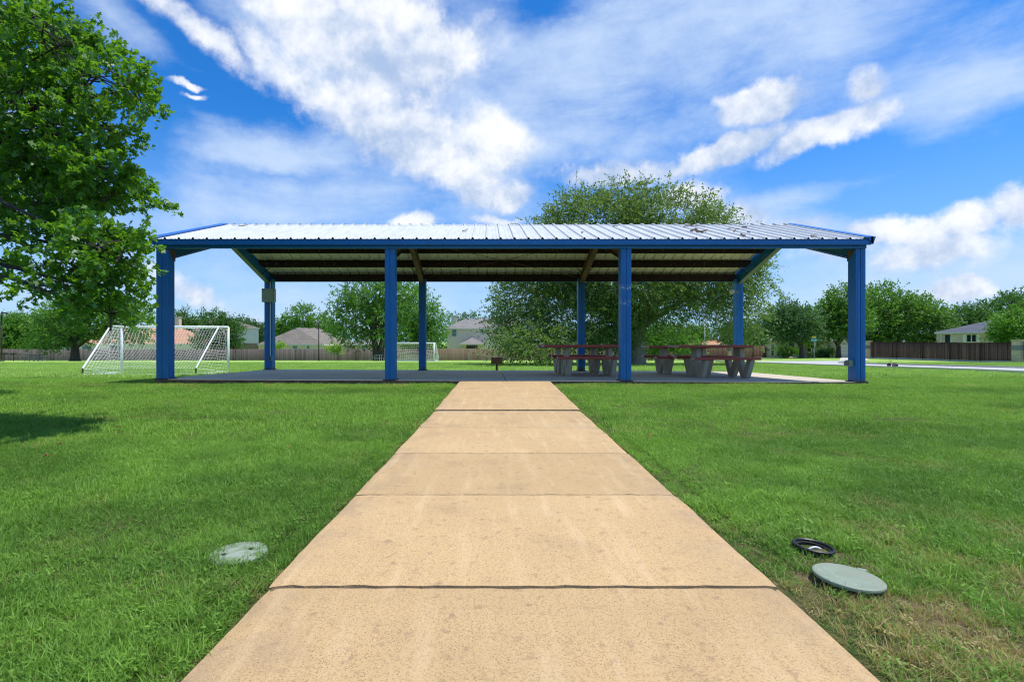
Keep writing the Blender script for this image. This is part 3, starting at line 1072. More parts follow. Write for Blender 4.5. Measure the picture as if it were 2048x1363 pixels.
# rafters: tapered open-web look built as channel + flanges
for i, x in enumerate(POSTX):
    outer = i in (0, 3)
    for front in (True, False):
        ya, yb = (10.16, RY) if front else (RY, 15.08)
        m = MAT['blue'] if outer else MAT['rafter']
        za, zb = roof_z(ya) - .212, roof_z(yb) - .212
        dep = .23
        mb = MB()
        mb.add([(x - .012, ya, za), (x + .012, ya, za), (x + .012, ya, za - dep), (x - .012, ya, za - dep),
                (x - .012, yb, zb), (x + .012, yb, zb), (x + .012, yb, zb - dep), (x - .012, yb, zb - dep)],
               [(0, 1, 5, 4), (1, 2, 6, 5), (2, 3, 7, 6), (3, 0, 4, 7), (0, 3, 2, 1), (4, 5, 6, 7)])
        r_ = mb.build('rafter', m, pav)
        for dz, w in ((0.0, .06), (-dep - .010, .065)):
            fl = MB()
            fl.add([(x - w, ya, za + dz), (x + w, ya, za + dz), (x + w, ya, za + dz - .010), (x - w, ya, za + dz - .010),
                    (x - w, yb, zb + dz), (x + w, yb, zb + dz), (x + w, yb, zb + dz - .010), (x - w, yb, zb + dz - .010)],
                   [(0, 1, 5, 4), (1, 2, 6, 5), (2, 3, 7, 6), (3, 0, 4, 7), (0, 3, 2, 1), (4, 5, 6, 7)])
            fl.build('flange', MAT['greymetal'] if (outer and dz < 0) else m, r_)
    # knee braces from rafter down to the purlin
    if not outer:
        for s in (-1, 1):
            MB().tube([(x, 14.45, roof_z(14.45) - .43), (x + s * .28, 14.45, roof_z(14.45) - .19)], .012, 4).build('knee_brace', MAT['purlin'], pav)
    else:
        s = 1 if i == 0 else -1
        MB().tube([(x, 14.45, roof_z(14.45) - .43), (x + s * .32, 14.45, roof_z(14.45) - .19)], .012, 4).build('knee_brace', MAT['purlin'], pav)
# crossed tie rods in the middle bay, rear slope
for (xa, xb) in ((POSTX[1], POSTX[2]), (POSTX[2], POSTX[1])):
    MB().tube([(xa + (.08 if xa < xb else -.08), 14.98, roof_z(14.98) - .27), (xb, 12.9, roof_z(12.9) - .24)], .0065, 5).build('tie_rod', MAT['rafter'], pav)
# corner gusset on the inner side of the front end posts
for i, s in ((0, 1), (3, -1)):
    x = POSTX[i] + s * (PW[i] / 2)
    MB().prism([(10.10, 2.72), (10.32, 2.72), (10.32, 2.50)], 'x', x, x + s * .012).build('gusset', MAT['rafter'], pav)

# electrical fittings (mounted on the posts: things of their own)
x, y = POSTX[0], 15.06
eb = thing('electrical_box', 'cream metal electrical cabinet strapped high on the rear left post', 'electrical box', (x, y - .13, 2.0))
c = at(538.5, 591, 14.9)
MB().box((c.x - .185, 14.80, c.z - .195), (c.x + .185, 14.945, c.z + .205)).build('cabinet', MAT['box'], eb, bevel=.008)
MB().box((c.x - .175, 14.788, c.z - .185), (c.x + .17, 14.799, c.z + .195)).build('door', MAT['box'], eb, bevel=.004)
MB().box((c.x - .16, 14.783, c.z + .16), (c.x - .07, 14.787, c.z + .175)).build('nameplate', MAT['dark'], eb)
mb = MB()
for zz in (-.12, .12): mb.box((c.x + .172, 14.78, c.z + zz - .02), (c.x + .19, 14.80, c.z + zz + .02))
mb.build('hinges', MAT['greymetal'], eb)
MB().tube([(c.x + .03, 14.915, c.z - .2), (c.x + .03, 14.915, .42)], .014, 8).build('conduit', MAT['pvc'], eb)
MB().tube([(c.x + .03, 14.915, c.z + .2), (c.x + .03, 14.915, c.z + .40), (c.x + .03, 15.0, c.z + .48)], .014, 8).build('conduit', MAT['pvc'], eb)
q = at(541, 716.5, 14.9)
ob = thing('outlet_box', 'grey weatherproof outlet box low on the rear left post under the conduit', 'outlet box', tuple(q))
MB().box((q.x - .045, 14.86, q.z - .07), (q.x + .045, 14.945, q.z + .07)).build('housing', MAT['greymetal'], ob, bevel=.012)
MB().box((q.x - .018, 14.852, q.z - .04), (q.x + .018, 14.859, q.z + .035)).build('cover_recess', MAT['dark'], ob)
q = at(1693, 726, 10.15)
ob = thing('outlet_box', 'grey weatherproof outlet box on the inner side of the front right post', 'outlet box', tuple(q))
MB().box((7.31, 10.14, q.z - .06), (7.398, 10.27, q.z + .06)).build('housing', MAT['box'], ob, bevel=.01)
MB().box((7.27, 10.16, q.z - .05), (7.309, 10.25, q.z + .04)).build('flap_cover', MAT['greymetal'], ob, bevel=.006)
q = at(1466, 582, 15.0)
sl = thing('security_light', 'small round white lamp on the rear right post near the eave', 'lamp', tuple(q))
MB().lathe([(.02, 0), (.055, .02), (.075, .08), (.06, .13), (.0, .145)], (0, 0, 0), 16, Matrix.Translation((q.x + .05, 15.0, q.z)) @ Matrix.Rotation(R(-100), 4, 'Y')).build('lens', MAT['frame'], sl, smooth=True)
MB().box((q.x + .02, 14.94, q.z - .07), (q.x + .14, 15.0, q.z + .03)).build('bracket', MAT['greymetal'], sl, bevel=.01)


# fallen sticks on the roof
def roof_pt(px, py, lift=.04):
    t = (CY - py) / FOC
    y = (EZ - CAM_Z - S * EY0) / (t - S)
    return Vector(((px - CX) * y / FOC, y, roof_z(y) + lift))


sticks = [
    ([(1382, 465), (1386, 462), (1392, 461), (1396, 465), (1403, 467), (1414, 463)], .032, 'thick crooked dead branch lying on the roof sheets'),
    ([(1368, 456), (1376, 454), (1380, 450), (1382, 453), (1395, 455)], .016, 'thin forked twig just below the ridge above the thick branch'),
    ([(1380, 453), (1410, 457)], .010, 'long straight twig lying beside the forked twig'),
    ([(1455, 461), (1468, 459)], .011, 'short straight twig between the branch and the curled stick'),
    ([(1468, 465), (1472, 461), (1478, 462)], .016, 'curled stick lying right of the thick branch'),
    ([(1484, 457.5), (1493, 457)], .022, 'stubby log piece near the ridge on the right'),
    ([(1482, 472), (1487, 474), (1490, 475)], .022, 'small bent stick low on the sheets'),
    ([(1495, 467), (1500, 468)], .020, 'tiny stub right of the bent stick'),
    ([(1622, 473), (1626, 476), (1634, 477)], .012, 'small twig near the right front eave'),
    ([(1624, 476), (1631, 472)], .010, 'short straight twig crossing near the right eave corner'),
    ([(925, 466), (931, 464), (935, 461)], .014, 'little curled twig on the roof left of the centre'),
    ([(477, 453.5), (484, 454.5), (495, 453)], .013, 'thin twig at the left end of the ridge'),
    ([(1163, 469), (1166, 468)], .02, 'small dark chip of bark in the middle of the roof'),
    ([(1225, 455), (1236, 455)], .010, 'fine twig by the ridge above the third front post'),
]
for pts, r_, lab in sticks:
    P3 = [roof_pt(a, b) + Vector((0, 0, random.uniform(-.006, .012))) for a, b in pts]
    o = MB().tube(P3, [.72 * r_ * (1.1 - .35 * i / len(P3)) for i in range(len(P3))], 6).build('fallen_branch', MAT['twig'])
    tag(o, lab, 'branch', 'dead sticks lying on the roof')


# ------------------------------------------------------------------ picnic tables on the pad
def w_leg(x, yc, t=.105):
    """W shaped concrete support in the Y-Z plane"""
    z0 = pad_z(x, yc)
    half = [(0.0, .30), (.155, .055), (.21, .0), (.40, .0), (.45, .05), (.63, .40), (.63, .425), (.45, .425), (.435, .40), (.31, .17), (.17, .40), (.165, .695), (0, .695)]
    poly = half + [(-a, b) for a, b in half[::-1]][1:-1]
    mb = MB()
    poly = [(yc + a, z0 + b) for a, b in poly]
    mb.prism(poly, 'x', x - t / 2, x + t / 2)
    return mb


def picnic_table(xs_leg, top, bench, yc, label):
    xm = sum(top) / 2
    z0 = pad_z(xm, yc)
    t = thing('picnic_table', label, 'table', (xm, yc, z0), 'red topped picnic tables under the pavilion')
    for x in xs_leg:
        w_leg(x, yc).build('leg', MAT['leg'], t, bevel=.012)
    n = 4
    wd = .74 / n
    for k in range(n):
        ya = yc - .37 + k * wd
        b = MB().box((top[0] + random.uniform(0, .01), ya + .004, z0 + .697), (top[1] - random.uniform(0, .01), ya + wd - .004, z0 + .757)).build('tabletop_plank', MAT['redwood'], t, bevel=.01)
        for xe in top:
            MB().box((xe - .003 if xe == top[0] else xe - .001, ya + .012, z0 + .704), (xe + .001 if xe == top[0] else xe + .003, ya + wd - .012, z0 + .75)).build('end_cap', MAT['boardend'], b)
    for s in (-1, 1):
        b = MB().box((bench[0], yc + s * .545 - .13, z0 + .427), (bench[1], yc + s * .545 + .13, z0 + .487)).build('seat', MAT['redwood'], t, bevel=.012)
        for xe in bench:
            MB().box((xe - .003, yc + s * .545 - .115, z0 + .435), (xe + .003, yc + s * .545 + .115, z0 + .479)).build('end_cap', MAT['boardend'], b)
    mb = MB()
    for x in xs_leg:
        mb.box((x - .03, yc - .33, z0 + .689), (x + .03, yc + .33, z0 + .6965))
    mb.build('mounting_brackets', MAT['dark'], t)
    return t


picnic_table((1.89, 2.93), (1.31, 3.20), (1.60, 3.20), 12.22, 'red plank picnic table on W legs directly left of the third front post, front row')
picnic_table((1.89, 2.87), (1.33, 3.22), (1.68, 3.15), 13.68, 'red plank picnic table in the rear row behind the left front table')
picnic_table((4.87, 5.88), (4.34, 6.05), (4.58, 6.05), 11.77, 'red plank picnic table nearest the right front post, front row')
picnic_table((4.68, 5.70), (4.18, 6.05), (4.28, 6.05), 13.40, 'red plank picnic table in the rear row behind the right front table')
q = at(1344.5, 710.5, 12.9)
o = MB().box((q.x - .03, 12.84, q.z - .03), (q.x + .03, 12.9, q.z + .022)).build('paper_cup', MAT['washer'], None, bevel=.008)
tag(o, 'small white carton left on the rear right bench', 'carton')


# ------------------------------------------------------------------ trees
def unit(v):
    return v / np.maximum(np.linalg.norm(v, axis=-1, keepdims=True), 1e-9)


OAK_SHAPE = np.array([(-.5, 0), (-.30, .05), (-.20, .22), (-.10, .10), (.02, .12), (.10, .38), (.22, .30), (.25, .13), (.40, .20), (.5, .0)])
OAK_SHAPE = np.concatenate([OAK_SHAPE, [(a, -b) for a, b in OAK_SHAPE[-2:0:-1]]])     # 18 points
QUAD_SHAPE = np.array([(-.5, 0), (-.02, .30), (.5, 0), (-.02, -.30)])


def leaf_geometry(pos, udir, size, tint, rng, shape, updown=.5, width=1.0, curl=.12):
    n = len(pos)
    u = unit(udir + rng.normal(0, .55, (n, 3)))
    nn = rng.normal(0, 1, (n, 3)) * .75 + np.array([0, 0, updown])
    v = unit(np.cross(nn, u))
    w = np.cross(u, v)
    s = (size * rng.uniform(.65, 1.2, n))[:, None, None]
    a = shape[None, :, 0:1]
    b = shape[None, :, 1:2] * width
    lift = curl * (0.25 - a ** 2) * 2 - np.abs(b) * .25
    V = pos[:, None] + s * (a * u[:, None] + b * v[:, None] + lift * w[:, None])
    k = len(shape)
    F = np.arange(n * k).reshape(n, k)
    return V.reshape(-1, 3), F, np.clip(tint, 0, 1)


def sample_sprigs(ells, nclump, K, rc, rng, up=.25, droop=0.0, shell=.5, flat=.8):
    w = np.array([(e[3] * e[4] + e[3] * e[5] + e[4] * e[5]) ** .95 for e in ells])
    w /= w.sum()
    P, D, T, C = [], [], [], []
    for e, ww in zip(ells, w):
        n = max(3, int(nclump * ww * (e[6] if len(e) > 6 else 1)))
        d = unit(rng.normal(0, 1, (n, 3)))
        r = shell + (1 - shell) * rng.random(n) ** .6
        c = np.array(e[:3]) + d * r[:, None] * np.array(e[3:6])
        C.append(c)
        rcl = rc * rng.uniform(.6, 1.3, n)
        tcl = rng.uniform(.15, .85, n)
        off = rng.normal(0, 1, (n, K, 3)) * rcl[:, None, None] * np.array([.6, .6, .6 * flat])
        P.append((c[:, None] + off).reshape(-1, 3))
        dd = d[:, None] * .7 + unit(off) * .7 + rng.normal(0, .35, (n, K, 3)) + np.array([0, 0, up - droop])
        D.append(unit(dd).reshape(-1, 3))
        T.append(np.repeat(tcl, K))
    return np.concatenate(P), np.concatenate(D), np.concatenate(T), np.concatenate(C)


def crown(ells, nclump, K, M_, rc, L, size, rng, shape=QUAD_SHAPE, up=.25, droop=0.0, shell=.5, sag=0.0, width=1.0, jit=.35, updown=.5, tspread=.18, floor=None):
    P, D, T, C = sample_sprigs(ells, nclump, K, rc, rng, up, droop, shell)
    n = len(P)
    t = rng.random((n, M_))
    Ls = (L * rng.uniform(.6, 1.3, n))[:, None]
    pos = P[:, None] + D[:, None] * (t * Ls)[..., None]
    pos[..., 2] -= sag * (t ** 2) * Ls
    pos += rng.normal(0, size * jit, pos.shape)
    pos = pos.reshape(-1, 3)
    ud = np.repeat(D, M_, 0) - np.array([0, 0, sag * .8])
    ti = np.repeat(T, M_) + rng.normal(0, tspread, len(pos))
    if floor is not None:
        keep = pos[:, 2] > floor
        pos, ud, ti = pos[keep], ud[keep], ti[keep]
    return (*leaf_geometry(pos, ud, size, ti, rng, shape, updown, width), C, P, D, Ls[:, 0])


def make_tree(name, label, cat, base, ells, leaf, nclump=220, K=7, M_=8, rc=.9, L=.9, size=.3, trunk_r=.3, bark='bark_dark', group=None, seed=1,
              up=.25, droop=0, shell=.45, sag=0., trunk_top=None, limbs=14, twigs=0, width=1.1, lean=0, stems=1, floor=None, tspread=.18):
    rng = np.random.default_rng(seed)
    bx, by = base
    bz = gz(bx, by) - .05
    root = thing(name, label, cat, (bx, by, bz), group)
    V, F, ti, C, P, D, Ls = crown(ells, nclump, K, M_, rc, L, size, rng, up=up, droop=droop, shell=shell, sag=sag, width=width, floor=floor, tspread=tspread)
    me = np_mesh('crown', V, F, LEAF[leaf], ti)
    o = bpy.data.objects.new('crown', me)
    COL.objects.link(o)
    o.parent = root
    o.matrix_parent_inverse = Matrix.Translation(root.location).inverted()
    # trunk with a root flare, then limbs reaching into the crown
    lo_z = min(e[2] - e[5] for e in ells)
    mz = trunk_top if trunk_top is not None else lo_z + .35 * (max(e[2] for e in ells) - lo_z)
    mid = np.mean([e[:2] for e in ells], 0)
    tb = MB()
    tops = []
    for s in range(stems):
        ox = (s - (stems - 1) / 2) * trunk_r * 1.1
        pts = [Vector((bx + ox * .5, by, bz)), Vector((bx + ox * .6, by, bz + .25)), Vector((bx + ox + lean * .3, by, bz + .45 * (mz - bz))), Vector((bx + ox * 1.8 + lean, by, mz))]
        rr = trunk_r / math.sqrt(stems)
        tb.tube(pts, [rr * 1.35, rr * 1.08, rr * .92, rr * .72], 10)
        tops.append(pts[-1])
    tb.build('trunk', MAT[bark], root, smooth=True)
    lb = MB()
    cs = C[rng.permutation(len(C))[:limbs]] if limbs < len(C) else C
    for i, c in enumerate(cs):
        tp = tops[i % len(tops)]
        c = Vector(c)
        s = tp - Vector((0, 0, random.random() * .25 * (mz - bz)))
        m1 = s.lerp(c, .45) + Vector((0, 0, .12 * (c - s).length))
        m2 = s.lerp(c, .75) + Vector((0, 0, .08 * (c - s).length))
        lb.tube([s, m1, m2, c], [trunk_r * .40, trunk_r * .24, trunk_r * .13, trunk_r * .04], 6, cap=False)
        # side branches
        for q in range(2):
            e = Vector(C[rng.integers(len(C))])
            if (e - m2).length < (c - s).length * .7:
                lb.tube([m2, m2.lerp(e, .5) + Vector((0, 0, .05)), e], [trunk_r * .10, trunk_r * .06, trunk_r * .02], 5, cap=False)
    lb.build('limbs', MAT[bark], root, smooth=True)
    if twigs:
        tw = MB()
        for i in rng.permutation(len(P))[:twigs]:
            a = Vector(P[i]); b = a + Vector(D[i]) * Ls[i] * 1.05 - Vector((0, 0, sag * Ls[i]))
            mm = a.lerp(b, .5) + Vector((0, 0, sag * .25 * Ls[i]))
            tw.tube([a, mm, b], [size * .12, size * .09, size * .05], 3, cap=False)
        tw.build('twigs', MAT[bark], root)['kind'] = 'stuff'
    return root


def epx(Z, lst, depth=.8):
    """ellipsoids from (px, py, rx, ry[, density]) at distance Z"""
    out = []
    for e in lst:
        c = at(e[0], e[1], Z + (e[5] if len(e) > 5 else 0))
        rx, rz = e[2] * Z / FOC, e[3] * Z / FOC
        out.append((c.x, c.y, c.z, rx, depth * min(rx, rz * 1.6), rz, e[4] if len(e) > 4 else 1))
    return out


# --- trees of the park and beyond -------------------------------------------------
Z = 62
make_tree('park_tree', 'broad dark trunked shade tree on the field left of the near goal', 'tree', at(150, 722, Z).to_2d(),
          epx(Z, [(160, 628, 75, 38), (105, 660, 52, 34), (215, 640, 72, 42), (150, 660, 80, 30), (262, 655, 42, 34), (95, 690, 35, 14, .6), (190, 612, 60, 32), (285, 640, 35, 30)]),
          'park', nclump=330, K=8, M_=9, rc=.8, L=.8, size=.27, trunk_r=.50, seed=3, trunk_top=at(0, 690, Z).z, limbs=26)
Z = 72
make_tree('park_tree', 'tall twin trunked shade tree by the back fence seen left of the second front post', 'tree', at(757, 721, Z).to_2d(),
          epx(Z, [(700, 635, 50, 42), (735, 592, 66, 36), (775, 600, 70, 40), (760, 645, 64, 40), (690, 672, 34, 24), (720, 610, 50, 36), (800, 580, 50, 26, .8), (680, 620, 36, 26), (735, 680, 34, 14, .6)]),
          'park', nclump=360, K=8, M_=9, rc=.85, L=.85, size=.28, trunk_r=.72, seed=4, trunk_top=at(0, 668, Z).z, limbs=28, stems=2, shell=.4)
Z = 84
make_tree('garden_tree', 'light green spreading tree behind the far goal right of the second front post', 'tree', at(835, 712, Z).to_2d(),
          epx(Z, [(835, 615, 46, 44), (860, 645, 34, 38), (825, 665, 42, 34), (868, 668, 20, 24), (800, 640, 40, 40), (845, 690, 40, 14)]),
          'fresh', nclump=320, K=8, M_=8, rc=.9, L=.9, size=.30, trunk_r=.4, seed=5, limbs=16)
Z = 86
make_tree('garden_tree', 'dark rounded tree behind the fence between near goal and rear left post', 'tree', at(470, 712, Z).to_2d(),
          epx(Z, [(452, 666, 30, 26), (428, 642, 22, 14), (425, 680, 34, 18), (458, 688, 20, 12)]), 'deep', nclump=230, K=7, M_=8, size=.3, trunk_r=.3, seed=6)
Z = 104
make_tree('garden_tree', 'dark tree crown rising behind the white chimney of the orange roofed house', 'tree', at(380, 712, Z).to_2d(),
          epx(Z, [(378, 645, 34, 22), (350, 655, 28, 18), (408, 652, 26, 16), (440, 648, 24, 14)]), 'deep', nclump=230, K=7, M_=8, size=.33, trunk_r=.3, seed=7)
Z = 112
make_tree('garden_tree', 'bright green tree rising behind the brown hip roofed house', 'tree', at(605, 712, Z).to_2d(),
          epx(Z, [(606, 640, 30, 28), (580, 655, 30, 18), (636, 652, 28, 20), (655, 664, 24, 20), (560, 664, 22, 14)]), 'fresh', nclump=280, K=7, M_=8, size=.36, trunk_r=.35, seed=8)
make_tree('garden_tree', 'blue green tree beside the two storey white walled house', 'tree', at(508, 712, Z).to_2d(),
          epx(Z, [(505, 665, 30, 18), (530, 668, 26, 16), (486, 652, 20, 12)]), 'blueish', nclump=170, K=7, M_=8, size=.36, trunk_r=.3, seed=9)
Z = 76
make_tree('young_tree', 'slim young lime green tree standing against the grey fence', 'tree', at(676, 719, Z).to_2d(),
          epx(Z, [(668, 694, 14, 8), (680, 700, 9, 5)]), 'lime', nclump=40, K=5, M_=6, rc=.4, L=.4, size=.2, trunk_r=.06, seed=10, limbs=5)
Z = 84
make_tree('garden_shrub', 'small lime green shrub showing above the fence beside the rear left post', 'shrub', at(558, 712, Z).to_2d(),
          epx(Z, [(557, 692, 9, 7)]), 'lime', nclump=24, K=5, M_=6, rc=.4, L=.4, size=.22, trunk_r=.05, seed=12, limbs=4)
Z = 96
for k, (lab, lst, lf, px) in enumerate([
    ('bright green tree at the far left edge behind the lamp post', [(18, 662, 30, 34), (-20, 660, 34, 36), (30, 690, 28, 16)], 'fresh', 15),
    ('dense green tree behind the grey fence second from the left edge', [(72, 658, 36, 30), (60, 688, 34, 16), (45, 650, 22, 20)], 'park', 65),
    ('dark low tree behind the fence at the trunk of the broad shade tree', [(115, 672, 34, 26), (130, 640, 30, 26)], 'deep', 112),
]):
    make_tree('garden_tree', lab, 'tree', at(px, 712, Z + k * 3).to_2d(), epx(Z + k * 3, lst), lf, nclump=240, K=7, M_=8, size=.33, trunk_r=.3, seed=20 + k)
Z = 118
make_tree('garden_tree', 'small dark tree top peeping over the beige two storey house roof', 'tree', at(945, 712, Z).to_2d(),
          epx(Z, [(942, 640, 14, 9), (918, 640, 18, 10), (925, 665, 40, 20)]), 'blueish', nclump=120, K=7, M_=7, size=.36, trunk_r=.3, seed=30)
# under the elm, far side
Z = 70
make_tree('garden_tree', 'bright green low tree seen under the elm right of its trunk', 'tree', at(1330, 712, Z).to_2d(),
          epx(Z, [(1322, 672, 34, 22), (1350, 682, 28, 16), (1300, 690, 26, 16), (1375, 690, 20, 10)]), 'fresh', nclump=240, K=7, M_=8, size=.26, trunk_r=.25, seed=31)
Z = 108
make_tree('garden_tree', 'olive green tree left of the peach roof seen under the elm', 'tree', at(1385, 712, Z).to_2d(),
          epx(Z, [(1378, 672, 26, 16), (1400, 668, 18, 14), (1350, 676, 20, 12)]), 'park', nclump=150, K=7, M_=8, size=.36, trunk_r=.25, seed=32)
make_tree('garden_tree', 'dark green tree right of the peach roof seen under the elm', 'tree', at(1460, 712, Z).to_2d(),
          epx(Z, [(1455, 672, 26, 22), (1490, 668, 34, 26), (1530, 672, 30, 26)]), 'deep', nclump=220, K=7, M_=8, size=.36, trunk_r=.25, seed=33)
# right of the pavilion
Z = 62
make_tree('street_tree', 'spreading tree before the stone house left of the street sign', 'tree', at(1603, 715, Z).to_2d(),
          epx(Z, [(1590, 645, 38, 32), (1565, 640, 30, 34), (1612, 658, 26, 16), (1575, 660, 30, 14), (1545, 650, 30, 22)]),
          'blueish', nclump=300, K=8, M_=8, rc=.7, L=.8, size=.25, trunk_r=.28, seed=34, limbs=14, trunk_top=at(0, 690, Z).z)
Z = 63
make_tree('street_tree', 'rounded street tree with forked trunk between the street sign and the right front post', 'tree', at(1677, 715, Z).to_2d(),
          epx(Z, [(1668, 640, 36, 34), (1690, 605, 34, 32), (1655, 658, 30, 16), (1700, 640, 38, 32), (1690, 668, 28, 8)]),
          'park', nclump=300, K=8, M_=8, rc=.7, L=.8, size=.25, trunk_r=.30, seed=35, limbs=14, trunk_top=at(0, 690, Z).z)
Z = 80
make_tree('garden_tree', 'dark slender tree behind the street sign', 'tree', at(1625, 712, Z).to_2d(),
          epx(Z, [(1622, 640, 18, 20), (1615, 665, 26, 20)]), 'deep', nclump=120, K=7, M_=8, size=.3, trunk_r=.2, seed=36)
Z = 68
make_tree('garden_tree', 'large full crowned tree behind the brown fence right of the front right post', 'tree', at(1790, 712, Z).to_2d(),
          epx(Z, [(1775, 622, 60, 48), (1740, 645, 46, 44), (1820, 640, 56, 46), (1865, 655, 40, 36), (1790, 670, 80, 26), (1760, 600, 38, 30), (1845, 625, 34, 26)]),
          'park', nclump=560, K=8, M_=9, rc=.8, L=.85, size=.26, trunk_r=.4, seed=37, limbs=24, stems=2)
Z = 78
make_tree('garden_tree', 'dark green rounded tree behind the slate roofed house', 'tree', at(1935, 712, Z).to_2d(),
          epx(Z, [(1932, 645, 38, 34), (1900, 660, 26, 24), (1960, 650, 30, 28)]), 'deep', nclump=260, K=7, M_=9, size=.29, trunk_r=.3, seed=38)
Z = 84
make_tree('garden_tree', 'tall dark tree at the right edge behind the slate roof', 'tree', at(2010, 712, Z).to_2d(),
          epx(Z, [(1995, 632, 34, 30), (2030, 622, 34, 34), (2070, 640, 40, 40)]), 'deep', nclump=280, K=7, M_=9, size=.3, trunk_r=.3, seed=39)
Z = 51
make_tree('garden_tree', 'light green tree in front of the slate roofed house at the right edge', 'tree', at(2032, 712, Z + 3).to_2d(),
          epx(Z + 3, [(2026, 655, 36, 30), (2060, 645, 36, 34), (2012, 668, 24, 18), (2045, 680, 34, 12)]), 'fresh', nclump=300, K=8, M_=8, rc=.6, L=.6, size=.2, trunk_r=.2, seed=40)
Z = 74
for k, (px, py, rx, ry, lf, lab) in enumerate([
    (1303, 706, 14, 9, 'deep', 'low dark shrub at the foot of the far low tree beside the elm trunk'),
    (1366, 709, 16, 6, 'blueish', 'pale spiky shrub in front of the brown fence seen between the tables'),
    (1568, 702, 12, 10, 'deep', 'dark rounded shrub by the limestone column beside the stone house'),
    (1584, 708, 14, 7, 'fresh', 'low pale green shrub on the corner lawn'),
    (1640, 708, 12, 7, 'blueish', 'grey green shrub under the wall of the stone house'),
    (1655, 705, 8, 7, 'deep', 'small dark shrub near the garage door')]):
    zz = Z if px < 1400 else 66
    make_tree('garden_shrub', lab, 'shrub', at(px, 714, zz).to_2d(), epx(zz, [(px, py, rx, ry)]), lf, nclump=46, K=6, M_=7, rc=.35, L=.4, size=.17, trunk_r=.05, seed=50 + k, limbs=5)
make_tree('garden_tree', 'small lime green tree behind the street sign blades', 'tree', at(1622, 712, 70).to_2d(),
          epx(70, [(1618, 672, 14, 12), (1632, 682, 10, 8)]), 'lime', nclump=50, K=6, M_=7, rc=.5, L=.5, size=.22, trunk_r=.08, seed=60, limbs=5)

# the big elm behind the pavilion
Z = 38
ELM = [(1200, 450, 120, 60, 1.2), (1330, 440, 110, 52, 1.2), (1100, 520, 100, 70), (1240, 540, 150, 90), (1390, 530, 110, 80), (1455, 560, 76, 70), (1478, 620, 50, 58, .9),
       (1070, 600, 85, 70), (1150, 640, 90, 70), (1040, 655, 62, 56), (1085, 688, 75, 26, .7, -4), (1210, 640, 70, 60), (1300, 600, 110, 45, .8), (1420, 610, 70, 22, .5), (1255, 400, 60, 30, .8),
       (1470, 515, 50, 40, .8), (1150, 420, 60, 34, .8), (1410, 450, 60, 30, .7), (1265, 655, 60, 28, .8), (1340, 640, 50, 20, .5), (1040, 704, 54, 14, .6, -5), (1130, 708, 40, 12, .2, -3)]
make_tree('elm_tree', 'huge spreading elm with drooping branches standing behind the pavilion', 'tree', at(1275, 727, 39).to_2d(), epx(Z, ELM, .9), 'elm',
          nclump=1800, K=11, M_=11, rc=.62, L=1.0, size=.165, trunk_r=.62, bark='bark', seed=70, up=.1, shell=.45, sag=.35, trunk_top=at(0, 640, 39).z, limbs=34,
          twigs=1500, width=1.0, floor=gz(10, 34) + .05, tspread=.22)


# whippy shoots standing out of the elm's outline
def shoots(parent, ells, n, rng, L, size, leaf, bark, M_=16):
    V_, F_, T_ = [], [], []
    tw = MB()
    w = np.array([e[3] * e[5] for e in ells]); w /= w.sum()
    pos, ud = [], []
    for _ in range(n):
        e = ells[rng.choice(len(ells), p=w)]
        d = unit(rng.normal(0, 1, 3) * np.array([1, .5, 1]))
        p0 = np.array(e[:3]) + d * np.array(e[3:6]) * .92
        d = unit(d * .9 + np.array([0, 0, .35 if d[2] > 0 else -.5]) + rng.normal(0, .3, 3))
        l = L * rng.uniform(.5, 1.4)
        bend = rng.normal(0, .25, 3)
        ts = np.linspace(0, 1, M_)
        pts = p0 + np.outer(ts * l, d) + np.outer(ts ** 2 * l, bend)
        tw.tube([Vector(pts[0]), Vector(pts[M_ // 2]), Vector(pts[-1])], [.016, .011, .005], 3, cap=False)
        pos.append(pts + rng.normal(0, size * .35, pts.shape)); ud.append(np.repeat(d[None], M_, 0))
    V, F, ti = leaf_geometry(np.concatenate(pos), np.concatenate(ud), size, rng.uniform(.1, .8, n * M_), rng, QUAD_SHAPE)
    o = bpy.data.objects.new('shoots', np_mesh('shoots', V, F, LEAF[leaf], ti))
    o['kind'] = 'stuff'
    COL.objects.link(o); o.parent = parent; o.matrix_parent_inverse = Matrix.Translation(parent.location).inverted()
    tw.build('shoot_twigs', MAT[bark], parent)['kind'] = 'stuff'


elm = bpy.data.objects['elm_tree']
shoots(elm, epx(Z, ELM, .9), 300, np.random.default_rng(5), 1.2, .13, 'elm', 'bark', 26)

# the oak overhanging the left foreground
OAK = [(50, 40, 110, 85), (180, 150, 85, 62), (255, 180, 50, 42), (120, 255, 110, 70), (20, 200, 90, 90), (205, 260, 42, 34), (60, 120, 110, 70), (120, 90, 60, 45, .8),
       (245, 378, 58, 34), (290, 392, 34, 18), (150, 360, 115, 66), (20, 370, 90, 80), (200, 330, 60, 34), (228, 495, 58, 40), (272, 518, 24, 20), (222, 580, 58, 50), (246, 628, 40, 24),
       (140, 470, 90, 46), (60, 550, 40, 20, .5), (10, 568, 34, 16, .6), (90, 420, 70, 34, .8), (110, 575, 40, 18, .5), (170, 540, 50, 40, .8)]


